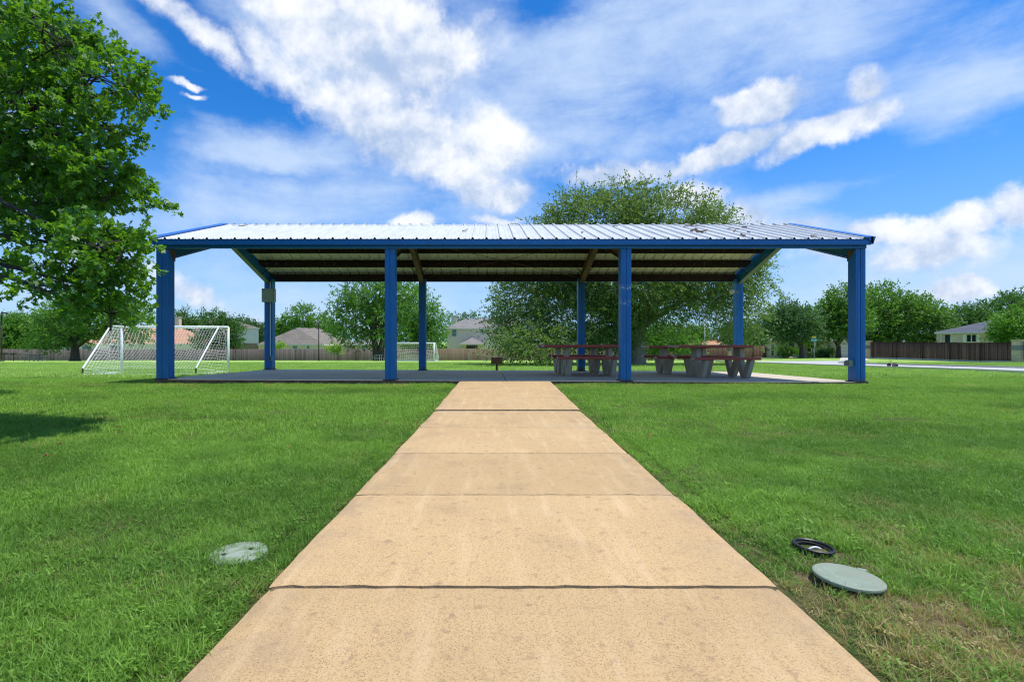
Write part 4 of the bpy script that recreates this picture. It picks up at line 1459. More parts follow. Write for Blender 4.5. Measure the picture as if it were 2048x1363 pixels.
def oak():
    rng = np.random.default_rng(77)
    Z = 5.15
    bx, by = -8.3, 5.7
    bz = gz(bx, by) - .05
    root = thing('oak_tree', 'oak with large lobed glossy leaves overhanging the lawn at the upper left', 'tree', (bx, by, bz))
    ells = []
    for e in OAK:
        e = (e[0] - 24,) + tuple(e[1:]) if (e[0] > 190 and e[1] > 330) else e
        z = Z + rng.uniform(-.35, .5) - (.55 if e[1] > 480 and e[0] > 100 else 0)
        c = at(e[0], e[1], z)
        ells.append((c.x, c.y, c.z, e[2] * Z / FOC, .42, e[3] * Z / FOC, e[4] if len(e) > 4 else 1))
    P, D, T, C = sample_sprigs(ells, 500, 7, .088, rng, up=.15, shell=.5)
    # the part of the crown beyond the frame
    far = [(-6.4, 5.3, 3.8, 1.2, 1.2, 1.2), (-6.3, 5.4, 2.3, 1.1, 1.0, .8), (-8.0, 5.8, 4.6, 1.8, 1.7, 1.4), (-9.8, 5.9, 3.8, 1.6, 1.6, 1.4), (-6.2, 5.4, 5.3, 1.3, 1.2, .9),
           (-8.0, 7.2, 3.6, 1.6, 1.3, 1.2), (-8.0, 4.4, 3.4, 1.4, 1.2, 1.1)]
    P2, D2, T2, C2 = sample_sprigs(far, 420, 6, .2, rng, up=.15, shell=.5)

    def leaves(P, D, T, M_, L, size):
        n = len(P)
        t = rng.random((n, M_)) ** .7
        pos = P[:, None] + D[:, None] * (t * L)[..., None] + rng.normal(0, size * .25, (n, M_, 3))
        ud = np.repeat(D, M_, 0)
        ti = np.repeat(T, M_) + rng.normal(0, .22, n * M_)
        return leaf_geometry(pos.reshape(-1, 3), ud, size, ti, rng, OAK_SHAPE, .7, 1.15, .2)
    V, F, ti = leaves(P, D, T, 7, .12, .070)
    Vb, Fb, tb_ = leaves(P2, D2, T2, 5, .22, .15)
    k = OAK_SHAPE.shape[0]
    # largest 300 leaves, those nearest the camera, are leaves of their own
    cen = V.reshape(-1, k, 3).mean(1)
    px = CX + cen[:, 0] / cen[:, 1] * FOC
    py = CY - (cen[:, 2] - CAM_Z) / cen[:, 1] * FOC
    vis = (px > 0) & (px < 345) & (py > 0) & (py < 680)
    score = np.where(vis, cen[:, 1], 99)
    pick = np.argsort(score)[:300]
    mask = np.zeros(len(cen), bool); mask[pick] = True
    Vr = V.reshape(-1, k, 3)
    Vm = np.concatenate([Vr[~mask].reshape(-1, 3), Vb])
    tm = np.concatenate([ti[~mask], tb_])
    Fm = np.arange(len(Vm)).reshape(-1, k)
    o = bpy.data.objects.new('foliage', np_mesh('foliage', Vm, Fm, LEAF['oak'], tm))
    o['kind'] = 'stuff'
    COL.objects.link(o); o.parent = root; o.matrix_parent_inverse = Matrix.Translation(root.location).inverted()
    f1 = np.arange(k)[None]
    for i in pick:
        lo = bpy.data.objects.new('leaf', np_mesh('leaf', Vr[i] - cen[i], f1, LEAF['oak'], ti[i:i + 1]))
        lo.location = Vector(cen[i]) - root.location
        COL.objects.link(lo); lo.parent = root
    # trunk, limbs, twigs
    MB().tube([(bx, by, bz), (bx, by, bz + .25), (bx + .1, by, bz + 1.6), (bx + .25, by - .05, bz + 3.2)], [.42, .32, .27, .2], 14).build('trunk', MAT['bark_dark'], root, smooth=True)
    lb = MB()
    fork = Vector((bx + .2, by - .05, bz + 2.6))
    nodes_ = []
    for e in ells[::1]:
        c = Vector(e[:3])
        s = fork + Vector((0, 0, random.uniform(-.9, .6)))
        a = s.lerp(c, .4) + Vector((0, 0, random.uniform(-.1, .35)))
        b = s.lerp(c, .75) + Vector((0, random.uniform(-.15, .15), random.uniform(-.05, .2)))
        lb.tube([s, a, b, c], [.07, .035, .02, .008], 6, cap=False)
        nodes_ += [b, c]
    lb.build('limbs', MAT['bark_dark'], root, smooth=True)
    tw = MB()
    for c in C[rng.permutation(len(C))[:300]]:
        c = Vector(c)
        s = min(nodes_, key=lambda q: (q - c).length) + Vector(rng.normal(0, .07, 3))
        tw.tube([s, s.lerp(c, .5) + Vector((0, 0, random.uniform(-.03, .06))), c], [.010, .006, .003], 4, cap=False)
    tw.build('twigs', MAT['bark_dark'], root)['kind'] = 'stuff'


oak()


# far woods closing the horizon
def woods():
    rng = np.random.default_rng(90)
    ells = []
    for px in range(-900, 3000, 46):
        z = 150 + rng.uniform(-8, 25)
        c = at(px, 692 - rng.uniform(0, 8), z)
        r = rng.uniform(4, 6)
        ells.append((c.x, c.y, c.z, r * 1.2, r * .8, rng.uniform(3.4, 5.2)))
    V, F, ti, C, *_ = crown(ells, 2600, 7, 6, 1.1, 1.2, .75, rng, shell=.5)
    o = bpy.data.objects.new('distant_woods', np_mesh('distant_woods', V, F, LEAF['deep'], ti))
    COL.objects.link(o)
    tag(o, 'low green line of distant treetops beyond the houses', 'trees', None, 'stuff')


woods()


# ------------------------------------------------------------------ fences
def fence(name, label, p0, p1, h, mat, post_mat, bw=.14, post_gap=2.4, seed=1, cap=False, plinth=False, postw=.09, poston='front'):
    r = random.Random(seed)
    (x0, y0), (x1, y1) = p0, p1
    Ln = math.hypot(x1 - x0, y1 - y0)
    ux, uy = (x1 - x0) / Ln, (y1 - y0) / Ln
    nx_, ny_ = uy, -ux
    if ny_ > 0: nx_, ny_ = -nx_, -ny_
    root = thing(name, label, 'fence', (x0, y0, gz(x0, y0)))
    V, F, T = [], [], []
    s = 0.0
    while s < Ln:
        w = bw * r.uniform(.9, 1.08)
        e = min(s + w, Ln)
        off = r.uniform(0, .018)
        zb = gz(x0 + ux * s, y0 + uy * s) + r.uniform(-.02, .03)
        zt = gz(x0 + ux * s, y0 + uy * s) + h + r.uniform(-.025, .03) + .05 * math.sin(s * .11)
        n = len(V)
        for q in (s + .006, e - .006):
            for dd in (off, off + .02):
                bx_, by_ = x0 + ux * q - nx_ * -dd, y0 + uy * q - ny_ * -dd
                V += [(bx_, by_, zb), (bx_, by_, zt)]
        # order: (q0,d0,b),(q0,d0,t),(q0,d1,b),(q0,d1,t),(q1,d0,b)...
        F += [(n, n + 4, n + 5, n + 1), (n + 2, n + 3, n + 7, n + 6), (n, n + 1, n + 3, n + 2), (n + 4, n + 6, n + 7, n + 5), (n + 1, n + 5, n + 7, n + 3)]
        t = min(1, max(0, r.gauss(.45, .2)))
        T += [t] * 5
        s = e
    o = bpy.data.objects.new('boards', np_mesh('boards', np.array(V), np.array(F), mat, T))
    COL.objects.link(o); o.parent = root; o.matrix_parent_inverse = Matrix.Translation(root.location).inverted()
    o['kind'] = 'stuff'
    s = .3
    src = None
    while s < Ln:
        bx_, by_ = x0 + ux * s + nx_ * .045, y0 + uy * s + ny_ * .045
        z = gz(bx_, by_)
        if src is None:
            src = MB().box((-postw / 2, -.04, -.1), (postw / 2, .02, h + .01)).build('post', post_mat)
            q = src
        else:
            q = src.copy(); COL.objects.link(q)
        q.parent = root
        q.location = Vector((bx_, by_, z)) - root.location
        s += post_gap
    rl = MB()
    for hh in (.35, h * .5, h - .3):
        seg = 24
        for k in range(seg):
            a, b = Ln * k / seg, Ln * (k + 1) / seg
            pa = (x0 + ux * a - nx_ * .04, y0 + uy * a - ny_ * .04); pb = (x0 + ux * b - nx_ * .04, y0 + uy * b - ny_ * .04)
            za, zb = gz(*pa) + hh, gz(*pb) + hh
            rl.add([(pa[0], pa[1], za - .04), (pa[0], pa[1], za + .04), (pb[0], pb[1], zb + .04), (pb[0], pb[1], zb - .04),
                    (pa[0] - nx_ * .04, pa[1] - ny_ * .04, za - .04), (pa[0] - nx_ * .04, pa[1] - ny_ * .04, za + .04), (pb[0] - nx_ * .04, pb[1] - ny_ * .04, zb + .04), (pb[0] - nx_ * .04, pb[1] - ny_ * .04, zb - .04)],
                   [(0, 1, 2, 3), (7, 6, 5, 4), (1, 5, 6, 2), (0, 3, 7, 4)])
    rl.build('rails', mat, root)
    if plinth or cap:
        for (za_, zb_, wd, nm, mt) in ([(h + .03, h + .07, .09, 'cap_rail', mat)] if cap else []) + ([(-.1, .16, .08, 'mow_strip', MAT['kerb'])] if plinth else []):
            pl = MB()
            seg = 16
            for k in range(seg):
                a, b = Ln * k / seg, Ln * (k + 1) / seg
                pts = []
                for q in (a, b):
                    for sd in (-1, 1):
                        X_, Y_ = x0 + ux * q + nx_ * wd * sd, y0 + uy * q + ny_ * wd * sd
                        for zz in (za_, zb_): pts.append((X_, Y_, gz(x0 + ux * q, y0 + uy * q) + zz))
                pl.add(pts, [(0, 1, 5, 4), (2, 6, 7, 3), (1, 3, 7, 5), (0, 4, 6, 2)])
            pl.build(nm, mt, root)
    return root


ZF = 80
fx = lambda px, z=ZF: ((px - CX) * z / FOC, z)
fence('back_fence', 'long weathered grey board fence along the back of the field', fx(-260), fx(871), 1.80, MAT['fence_grey'], MAT['fence_grey'], bw=.145, seed=1, post_gap=9.7, postw=.05)
fence('back_fence', 'newer tan board fence with pale posts below the beige two storey house', fx(871.5), fx(1318), 1.86, MAT['fence_tan'], MAT['post_light'], bw=.14, seed=2, post_gap=5.0)
fence('street_fence', 'dark brown board fence across the street seen between the right tables', fx(1322), fx(1533), 1.9, MAT['fence_brown'], MAT['fence_brown'], bw=.14, seed=3, plinth=True)
fence('street_fence', 'dark brown board fence between two limestone columns at the right', fx(1741, 58.5), fx(2029, 47.2), 1.86, MAT['fence_brown'], MAT['fence_brown'], bw=.14, seed=4, plinth=True, cap=True)
fence('street_fence', 'short stretch of brown fence beyond the rightmost limestone column', fx(2047, 46.3), fx(2160, 43.5), 1.86, MAT['fence_brown'], MAT['fence_brown'], bw=.14, seed=5, plinth=True, cap=True)


def column(px, z, h, w, label):
    """fence pillar of stacked limestone blocks with a grey band"""
    x, y = (px - CX) * z / FOC, z
    g = gz(x, y)
    root = thing('stone_column', label, 'column', (x, y, g), 'limestone pillars of the brown fences')
    n = 5
    r = random.Random(px)
    for k in range(n):
        za, zb = g - .1 + (h + .1) * k / n, g - .1 + (h + .1) * (k + 1) / n - .012
        if k == 3:
            MB().box((x - w / 2 - .02, y - w / 2 - .02, za), (x + w / 2 + .02, y + w / 2 + .02, zb)).build('dark_band', MAT['greymetal'], root)
            continue
        sp = x + r.uniform(-.12, .12) * w
        MB().box((x - w / 2, y - w / 2 + r.uniform(0, .015), za), (sp - .008, y + w / 2, zb)).build('stone', MAT['limestone'], root, bevel=.015)
        MB().box((sp + .008, y - w / 2 + r.uniform(0, .015), za), (x + w / 2, y + w / 2, zb)).build('stone', MAT['limestone'], root, bevel=.015)
    MB().box((x - w / 2 + .02, y - w / 2 + .03, g), (x + w / 2 - .02, y + w / 2 - .03, g + h - .02)).build('core', MAT['kerb'], root)
    MB().box((x - w / 2 - .05, y - w / 2 - .05, g + h), (x + w / 2 + .05, y + w / 2 + .05, g + h + .08)).build('cap_stone', MAT['limestone'], root, bevel=.015)


column(1735, 58.9, 1.95, .60, 'limestone pillar at the left end of the right fence beside the front right post')
column(2037, 46.8, 2.05, .66, 'limestone pillar with grey band at the right edge of the picture')
column(1541, 79.6, 2.0, .85, 'limestone pillar where the far brown fence meets the stone house garden')
for px, lab in ((1320, 'pale pillar at the left end of the far brown fence beside the elm trunk'),
                (1368, 'thin pale pillar of the far brown fence seen between the bench and table top'),
                (1459, 'thin pale pillar of the far brown fence left of the rear right post')):
    column(px, 79.5, 2.0, .42, lab)


# ------------------------------------------------------------------ soccer goals
def goal(name, label, fl, fr, bl, br, h, cell, rad, tube=.055, topdepth=.32):
    """mouth posts fl/fr, rear ground corners bl/br as (x, y)"""
    V3 = lambda p, dz: Vector((p[0], p[1], gz(*p) + dz))
    root = thing(name, label, 'goal', tuple(V3(((fl[0] + fr[0]) / 2, (fl[1] + fr[1]) / 2), 0)), 'white soccer goals on the field')
    A0, B0 = V3(fl, 0), V3(fr, 0)
    A1, B1 = V3(fl, h), V3(fr, h)
    C0, D0 = V3(bl, .03), V3(br, .03)
    C1, D1 = V3(bl, .28), V3(br, .28)
    At = A1.lerp(Vector((C1.x, C1.y, A1.z)), topdepth); Bt = B1.lerp(Vector((D1.x, D1.y, B1.z)), topdepth)
    for p, q in ((A0, A1), (B0, B1)):
        MB().tube([p - Vector((0, 0, .05)), q], tube, 10).build('goal_post', MAT['white'], root, smooth=True)
    MB().tube([A1, B1], tube, 10).build('crossbar', MAT['white'], root, smooth=True)
    for a, b, c, d in ((A1, At, C1, C0), (B1, Bt, D1, D0)):
        MB().tube([a, b, c], tube * .62, 8).build('side_frame', MAT['white'], root)
        MB().tube([c, d], tube * .55, 8).build('rear_leg', MAT['dark'], root)
    MB().tube([A0, C0, D0, B0], tube * .6, 8).build('ground_bar', MAT['white'], root)
    nb = MB()
    r = random.Random(4)

    def strand(pts):
        nb.tube(pts, rad, 3, cap=False)

    def patch(P00, P10, P01, P11, nu, nv, sagv):
        def S_(u, v):
            p = (P00.lerp(P10, u)).lerp(P01.lerp(P11, u), v)
            s = math.sin(math.pi * u) * math.sin(math.pi * v)
            wob = .03 * math.sin(u * 17 + v * 5) * s + .02 * math.sin(v * 21 + u * 9)
            return p + sagv * s + Vector((wob, wob * .6, wob * .4))
        sub = 10
        for i in range(nu + 1):
            strand([S_(i / nu, k / sub) for k in range(sub + 1)])
        for j in range(nv + 1):
            strand([S_(k / sub / 2, j / nv) for k in range(2 * sub + 1)])
    W = (A0 - B0).length
    nu = int(W / cell)
    patch(At, Bt, C1, D1, nu, int((At - C1).length / cell), Vector((0, .12, -.22)))
    patch(A1, B1, At, Bt, nu, max(2, int((At - A1).length / cell)), Vector((0, 0, -.08)))
    patch(C1, D1, C0, D0, nu, 2, Vector((0, 0, 0)))
    for a0, a1, at_, c1, c0 in ((A0, A1, At, C1, C0), (B0, B1, Bt, D1, D0)):
        patch(a1, at_, a0.lerp(c0, 0), c1, max(4, int((at_ - a1).length / cell) + 4), int(h / cell), Vector((.1, 0, 0)))
        patch(a0, c1, a0, c0, int((c0 - a0).length / cell), 1, Vector((0, 0, 0)))
    nb.build('net', MAT['net'], root)


goal('soccer_goal', 'large white goal with white net left of the pavilion', (-16.6, 22.6), (-12.2, 23.4), (-15.85, 19.5), (-12.25, 20.9), 2.09, .125, .0032)
xg = (868 - CX) * .059
goal('soccer_goal', 'distant white goal with sagging net at the back fence', (xg - 5.6, 59), (xg, 59), (xg - 5.8, 61.3), (xg + .35, 61.3), 2.12, .22, .011, tube=.085)


# ------------------------------------------------------------------ houses
def hip_roof(mb, c, r1, r2, over=.0, th=.18):
    """c: four eave corners (front-left, front-right, back-right, back-left) as Vectors; ridge r1 (left) r2 (right)"""
    vs = [*c, r1, r2] + [q - Vector((0, 0, th)) for q in c]
    mb.add(vs, [(0, 1, 5, 4), (1, 2, 5), (2, 3, 4, 5), (3, 0, 4)])
    return mb


def house(name, label, c, r1, r2, wall_mat, roof_mat, inset=.45, eave_h=.2, windows=(), base=None, chimney=None, vents=(), fascia='frame'):
    zc = c[0].z
    cen = sum(c, Vector()) / 4
    g = min(gz(q.x, q.y) for q in c) - .3
    root = thing(name, label, 'house', (cen.x, cen.y, g + .3))
    rf = hip_roof(MB(), c, r1, r2).build('roof', roof_mat, root)
    fs = MB()
    for i in range(4):
        a, b = c[i], c[(i + 1) % 4]
        fs.add([a, b, b - Vector((0, 0, eave_h)), a - Vector((0, 0, eave_h))], [(0, 3, 2, 1), (0, 1, 2, 3)])
    lowc = [q - Vector((0, 0, eave_h)) for q in c]
    fs.add(lowc, [(0, 1, 2, 3)])
    fs.build('fascia', MAT[fascia], root)
    wc = [q + (cen - q).normalized() * inset for q in c]
    wl = MB()
    wl.add([Vector((q.x, q.y, g)) for q in wc] + [Vector((q.x, q.y, zc - eave_h + .01)) for q in wc], [(0, 1, 5, 4), (1, 2, 6, 5), (2, 3, 7, 6), (3, 0, 4, 7)])
    wl.build('wall', wall_mat, root)
    # windows along the front wall: (t0, t1, z0, z1, material)
    a, b = wc[0], wc[1]
    d = (b - a); Ln = d.length; d.normalize()
    nrm = Vector((d.y, -d.x, 0))
    for (t0, t1, z0, z1, mt) in windows:
        add_window(root, a + d * t0 * Ln, a + d * t1 * Ln, nrm, z0, z1, mt)
    if chimney:
        ch = MB().box(*chimney).build('chimney', wall_mat, root)
        lo, hi = chimney
        MB().box((lo[0] - .1, lo[1] - .1, hi[2]), (hi[0] + .1, hi[1] + .1, hi[2] + .12)).build('chimney_cap', MAT['frame'], ch)
    for (u, v) in vents:        # along ridge u, down the front slope v
        p = r1.lerp(r2, u).lerp(c[0].lerp(c[1], u), v)
        MB().box((p.x - .2, p.y - .15, p.z - .05), (p.x + .2, p.y + .15, p.z + .16)).build('roof_vent', MAT['greymetal'], rf)
    return root, wc, nrm


def add_window(root, p, q, nrm, z0, z1, mt, bars=True):
    d = (q - p); w = d.length; d.normalize()
    M4 = Matrix(((d.x, -nrm.x, 0, p.x), (d.y, -nrm.y, 0, p.y), (0, 0, 1, 0), (0, 0, 0, 1)))
    f = MB()
    t = .07
    f.box((0, -.05, z0), (w, .0, z0 + t), M4); f.box((0, -.05, z1 - t), (w, 0, z1), M4)
    f.box((0, -.05, z0 + t), (t, 0, z1 - t), M4); f.box((w - t, -.05, z0 + t), (w, 0, z1 - t), M4)
    if bars: f.box((t, -.045, (z0 + z1) / 2 - .03), (w - t, -.005, (z0 + z1) / 2 + .03), M4)
    fr = f.build('window', MAT['frame'], root)
    if bars:
        MB().box((t, -.015, z0 + t), (w - t, -.004, (z0 + z1) / 2 - .03), M4).build('pane', MAT[mt], fr)
        MB().box((t, -.03, (z0 + z1) / 2 + .03), (w - t, -.019, z1 - t), M4).build('pane', MAT[mt], fr)
    else:
        MB().box((t, -.015, z0 + t), (w - t, -.004, z1 - t), M4).build('pane', MAT[mt], fr)
    return fr


def corners(pts, py):
    """(px, Z) eave corners at one height: the first corner's row sets the height"""
    z = at(pts[0][0], py, pts[0][1]).z
    return [Vector(((px - CX) * Z_ / FOC, Z_, z)) for px, Z_ in pts]


# orange roofed house, left
c = corners([(118, 92), (458, 92), (440, 106), (140, 106)], 687)
h1, _, _ = house('brick_house', 'single storey house with peach orange roof behind the near goal', c, at(262, 651, 99), at(344, 650, 99), MAT['creamwall'], MAT['shingle_peach'],
                 windows=[(.02, .07, -1.4, -.2, 'glass'), (.12, .18, -1.5, -.1, 'glass'), (.29, .35, -1.5, .0, 'darkglass'), (.6, .66, -1.5, -.1, 'glass')],
                 chimney=((at(354, 0, 98).x, 97.3, 2.5), (at(362, 0, 98).x, 98.2, at(0, 635, 98).z)))
# two storey house with white upper wall
c = corners([(384, 97), (520, 93), (512, 104), (390, 106)], 657)
h2, wc, nrm = house('two_storey_house', 'two storey house with white upper wall and brick base left of the rear left post', c, at(428, 634, 99), at(452, 635, 99), MAT['whitewall'], MAT['shingle_brown'],
                    windows=[(.5, .58, .7, 2.0, 'glass')])
a, b = wc[0], wc[1]
MB().box((0, -.06, gz(a.x, a.y) - .2), ((b - a).length, -.005, .30), Matrix(((( b - a).normalized().x, -nrm.x, 0, a.x), ((b - a).normalized().y, -nrm.y, 0, a.y), (0, 0, 1, 0), (0, 0, 0, 1)))).build('brick_base', MAT['brick_red'], h2)
MB().tube([at(510, 0, 94).to_2d().to_3d() + Vector((0, 0, -2)), at(510, 0, 94).to_2d().to_3d() + Vector((0, 0, 2.7))], .06, 6).build('downpipe', MAT['frame'], h2)
# brown hip roof
c = corners([(514, 92), (648, 88), (716, 99), (560, 104)], 688)
house('hip_roofed_house', 'single storey house with brown hip roof seen between rear left and second front posts', c, at(595, 655, 95), at(637, 656, 98), MAT['creamwall'], MAT['shingle_brown'],
      windows=[(.29, .37, -1.2, -.05, 'glass'), (.53, .61, -1.2, -.05, 'glass'), (.75, .8, -1.2, -.05, 'glass')], vents=[(.0, .05), (.3, .05), (.6, .06), (.95, .05), (.12, .45)])
c = corners([(706, 93), (800, 93), (800, 103), (716, 103)], 688)
house('small_grey_house', 'low grey roofed house half hidden behind the twin trunked tree', c, at(742, 672, 98), at(780, 672, 98), MAT['creamwall'], MAT['shingle_grey'],
      windows=[(.16, .30, -1.2, -.05, 'glass')])
# beige two storey house
c = corners([(890, 92), (1050, 92), (1048, 104), (900, 104)], 656)
z = lambda py: at(0, py, 92).z
W = (c[1].x - c[0].x)
t_ = lambda px: ((px - CX) * .0925 - (c[0].x + .35)) / (W - .7)
h5, wc, nrm = house('two_storey_house', 'beige two storey house with grey shingle roof behind the tan fence', c, at(930, 637, 98), at(1010, 637, 98), MAT['stucco'], MAT['shingle_grey'],
                    windows=[(t_(903.5), t_(913.5), z(672.5), z(657), 'glass'), (t_(960.5), t_(967.5), z(666), z(657), 'darkglass'), (t_(999), t_(1010), z(668), z(657.5), 'glass'), (t_(1025), t_(1033), z(668), z(657.5), 'glass')],
                    chimney=((at(903, 0, 97).x, 96.6, at(0, 656, 96).z), (at(912.5, 0, 97).x, 97.5, at(0, 632, 97).z)), vents=[(.1, .06), (.3, .06), (.48, .06), (.9, .06)])
g2 = MB()
pk, pr, pl_ = at(994, 632, 97), at(1050, 654, 93), at(940, 654, 93)
g2.add([pk, at(1058, 656, 91.9), at(934, 656, 91.9), at(1010, 632, 101), at(1060, 656, 104)], [(0, 2, 1), (0, 1, 4, 3)])
# patio roof with posts and dark door
pc = [at(919, 687, 89.2), at(972, 687, 89.2), at(968, 683, 92.2), at(923, 683, 92.2)]
for q in pc: q.z = pc[0].z
ap = at(945, 674, 92.1)
pr_ = MB().add([*pc, ap], [(0, 1, 4), (1, 2, 4), (3, 0, 4)]).build('patio_roof', MAT['shingle_grey'], h5)
fs = MB()
for i in (0, 1, 3):
    a, b = pc[i], pc[(i + 1) % 4]
    fs.add([a, b, b - Vector((0, 0, .2)), a - Vector((0, 0, .2))], [(0, 3, 2, 1), (0, 1, 2, 3)])
fs.add([q - Vector((0, 0, .2)) for q in pc], [(0, 1, 2, 3)])
fs.build('patio_fascia', MAT['stucco'], pr_)
for px in (925, 964):
    q = at(px, 0, 89.5)
    MB().box((q.x - .1, 89.4, -3.7), (q.x + .1, 89.6, pc[0].z - .18)).build('patio_post', MAT['palewood'], h5)
q0, q1 = at(932, 0, 92.3), at(956, 0, 92.3)
add_window(h5, Vector((q0.x, wc[0].y - .002, 0)), Vector((q1.x, wc[0].y - .002, 0)), Vector((0, -1, 0)), -3.2, .1, 'darkglass', bars=False)
# second, higher roof peak of the beige house
gp = MB()
A, B, P1, P2 = at(955, 646, 95), at(1052, 655, 92), at(994, 631.5, 97), at(1040, 631.5, 99)
gp.add([A, B, P1, P2, at(950, 646, 101), at(1052, 655, 103)], [(0, 1, 3, 2), (2, 3, 5, 4), (0, 2, 4)])
gp.build('upper_roof', MAT['shingle_grey'], h5)
# far peach roof under the elm
c = corners([(1366, 104), (1450, 104), (1450, 114), (1376, 114)], 689)
house('peach_roofed_house', 'distant house with pale peach roof seen under the elm', c, at(1398, 676.5, 109), at(1432, 676.5, 109), MAT['creamwall'], MAT['shingle_peach'])
# stone house right
Zs = 70
c = corners([(1535, Zs + 2), (1672, Zs), (1700, Zs + 14), (1545, Zs + 14)], 679)
h7, wc, nrm = house('stone_house', 'limestone and brick house behind the street trees left of the front right post', c, at(1580, 652, Zs + 8), at(1650, 652, Zs + 8), MAT['stone'], MAT['shingle_grey'],
                    windows=[(.30, .40, -1.3, .6, 'darkglass'), (.02, .08, -1.4, .3, 'darkglass')])
a, b = wc[0], wc[1]; d = (b - a).normalized()
M4 = Matrix(((d.x, -nrm.x, 0, a.x), (d.y, -nrm.y, 0, a.y), (0, 0, 1, 0), (0, 0, 0, 1)))
Ln = (b - a).length
MB().box((Ln * .60, -.06, -2.3), (Ln * .69, -.004, .3), M4).build('door', MAT['darkglass'], h7)
MB().box((Ln * .66, -.9, -2.3), (Ln * .70, -.6, .75), M4).build('porch_column', MAT['frame'], h7)
MB().prism([(Ln * .14, .75), (Ln * .46, .75), (Ln * .30, 2.1)], 'y', 0, .6)
gb = MB()
for (u0, u1) in ((.12, .40),):
    pa, pb = a + d * Ln * u0 + nrm * .8, a + d * Ln * u1 + nrm * .8
    pm = (pa + pb) / 2
    z0_, z1_ = at(0, 681, 70).z, at(0, 668, 70).z
    gb.add([Vector((pa.x, pa.y, z0_)), Vector((pb.x, pb.y, z0_)), Vector((pm.x, pm.y, z1_)), Vector((pa.x, pa.y + 3, z0_)), Vector((pb.x, pb.y + 3, z0_)), Vector((pm.x, pm.y + 5, z1_))],
           [(0, 2, 5, 3), (2, 1, 4, 5)])
gb.build('gable_roof', MAT['shingle_grey'], h7)
gw = MB().add([Vector((pa.x + .3, pa.y + .25, z0_ + .02)), Vector((pb.x - .3, pb.y + .25, z0_ + .02)), Vector((pm.x, pm.y + .25, z1_ - .12))], [(0, 1, 2)])
gw.build('gable_wall', MAT['frame'], h7)
# garage wing
gx0, gx1 = at(1666, 0, 67).x, at(1728, 0, 67).x
g_ = gz(gx0, 67)
gw = MB()
gw.box((gx0, 67.0, g_ - .3), (gx1, 75, .80))
gw.build('garage_wall', MAT['stone'], h7)
gd = MB().box((gx0 + .5, 66.93, g_), (gx1 - .7, 66.995, g_ + 2.3)).build('garage_door', MAT['frame'], h7)
for k in range(1, 5):
    MB().box((gx0 + .5, 66.918, g_ + k * .46 - .012), (gx1 - .7, 66.929, g_ + k * .46 + .012)).build('panel_joint', MAT['greymetal'], gd)
MB().add([(gx0 - .4, 66.5, .80), (gx1 + .4, 66.5, .80), (gx1 + .4, 75.5, .80), (gx0 - .4, 75.5, .80), (gx0 + 2, 71, 2.4), (gx1 - 2, 71, 2.4)],
         [(0, 1, 5, 4), (1, 2, 5), (2, 3, 4, 5), (3, 0, 4), (0, 3, 2, 1)]).build('garage_roof', MAT['shingle_grey'], h7)
# slate roofed brick house far right
c = corners([(1868, 61), (2150, 56), (2150, 70), (1890, 73)], 664)
h8, wc, nrm = house('slate_roofed_house', 'grey pink brick house with slate blue hip roof behind the right brown fence', c, at(2035, 629, 66), at(2110, 628, 65), MAT['brick_grey'], MAT['shingle_slate'])
a, b = wc[0], wc[1]; d = (b - a).normalized()


def on_wall(px):      # distance along the wall seen at this pixel
    k = (px - CX) / FOC
    return (a.y * k - a.x) / (d.x - k * d.y)


def wz(px, py):
    t = on_wall(px); p_ = a + d * t
    return CAM_Z + (CY - py) * p_.y / FOC


w0, w1 = on_wall(1932), on_wall(1953)
add_window(h8, a + d * w0, a + d * w1, nrm, wz(1942, 684), wz(1942, 668), 'darkglass', bars=False)
M4 = Matrix(((d.x, -nrm.x, 0, a.x), (d.y, -nrm.y, 0, a.y), (0, 0, 1, 0), (0, 0, 0, 1)))
MB().box(((w0 + w1) / 2 - .05, -.06, wz(1942, 684)), ((w0 + w1) / 2 + .05, -.02, wz(1942, 668)), M4).build('mullion', MAT['frame'], h8)
for (pa, pb) in ((1926, 1931), (1953.6, 1958)):
    MB().box((on_wall(pa), -.05, wz(1942, 684)), (on_wall(pb), -.004, wz(1942, 668)), M4).build('shutter', MAT['whitewall'], h8)
MB().box((on_wall(1890), -.02, wz(1890, 700)), (on_wall(1900), -.004, wz(1890, 669)), M4).build('porch_opening', MAT['darkglass'], h8)
MB().box((on_wall(1878), -.25, wz(1878, 705)), (on_wall(1881.5), .0, wz(1878, 667.5)), M4).build('porch_post', MAT['palewood'], h8)
q = at(1983, 652, 60.5)
MB().tube([q, q + Vector((0, 0, .35))], .05, 6).build('vent_pipe', MAT['dark'], h8)


# ------------------------------------------------------------------ poles, sign, street things
def pole(px, top, base_y, z, r, label, arm=None, mat='dark'):
    b = at(px, base_y, z)
    g = gz(b.x, z)
    t = at(px, top, z)
    root = thing('lamp_post', label, 'lamp post', (b.x, z, g))
    MB().tube([(b.x, z, g - .1), (b.x, z, t.z)], [r * 1.15, r * .85], 8).build('pole', MAT[mat], root, smooth=True)
    MB().lathe([(r * 2.0, 0), (r * 2.0, .06), (r * 1.3, .2), (r * 1.2, .22)], (b.x, z, g - .02), 10).build('base', MAT[mat], root)
    if arm:
        MB().box((b.x - .05, z - .05, t.z - .05), (b.x + arm * .35, z + .05, t.z + .03)).build('arm', MAT[mat], root)
        MB().box((min(b.x + arm * .3, b.x + arm), z - .16, t.z - .12), (max(b.x + arm * .3, b.x + arm), z + .16, t.z + .05)).build('lamp_head', MAT[mat], root, bevel=.03)
    return root


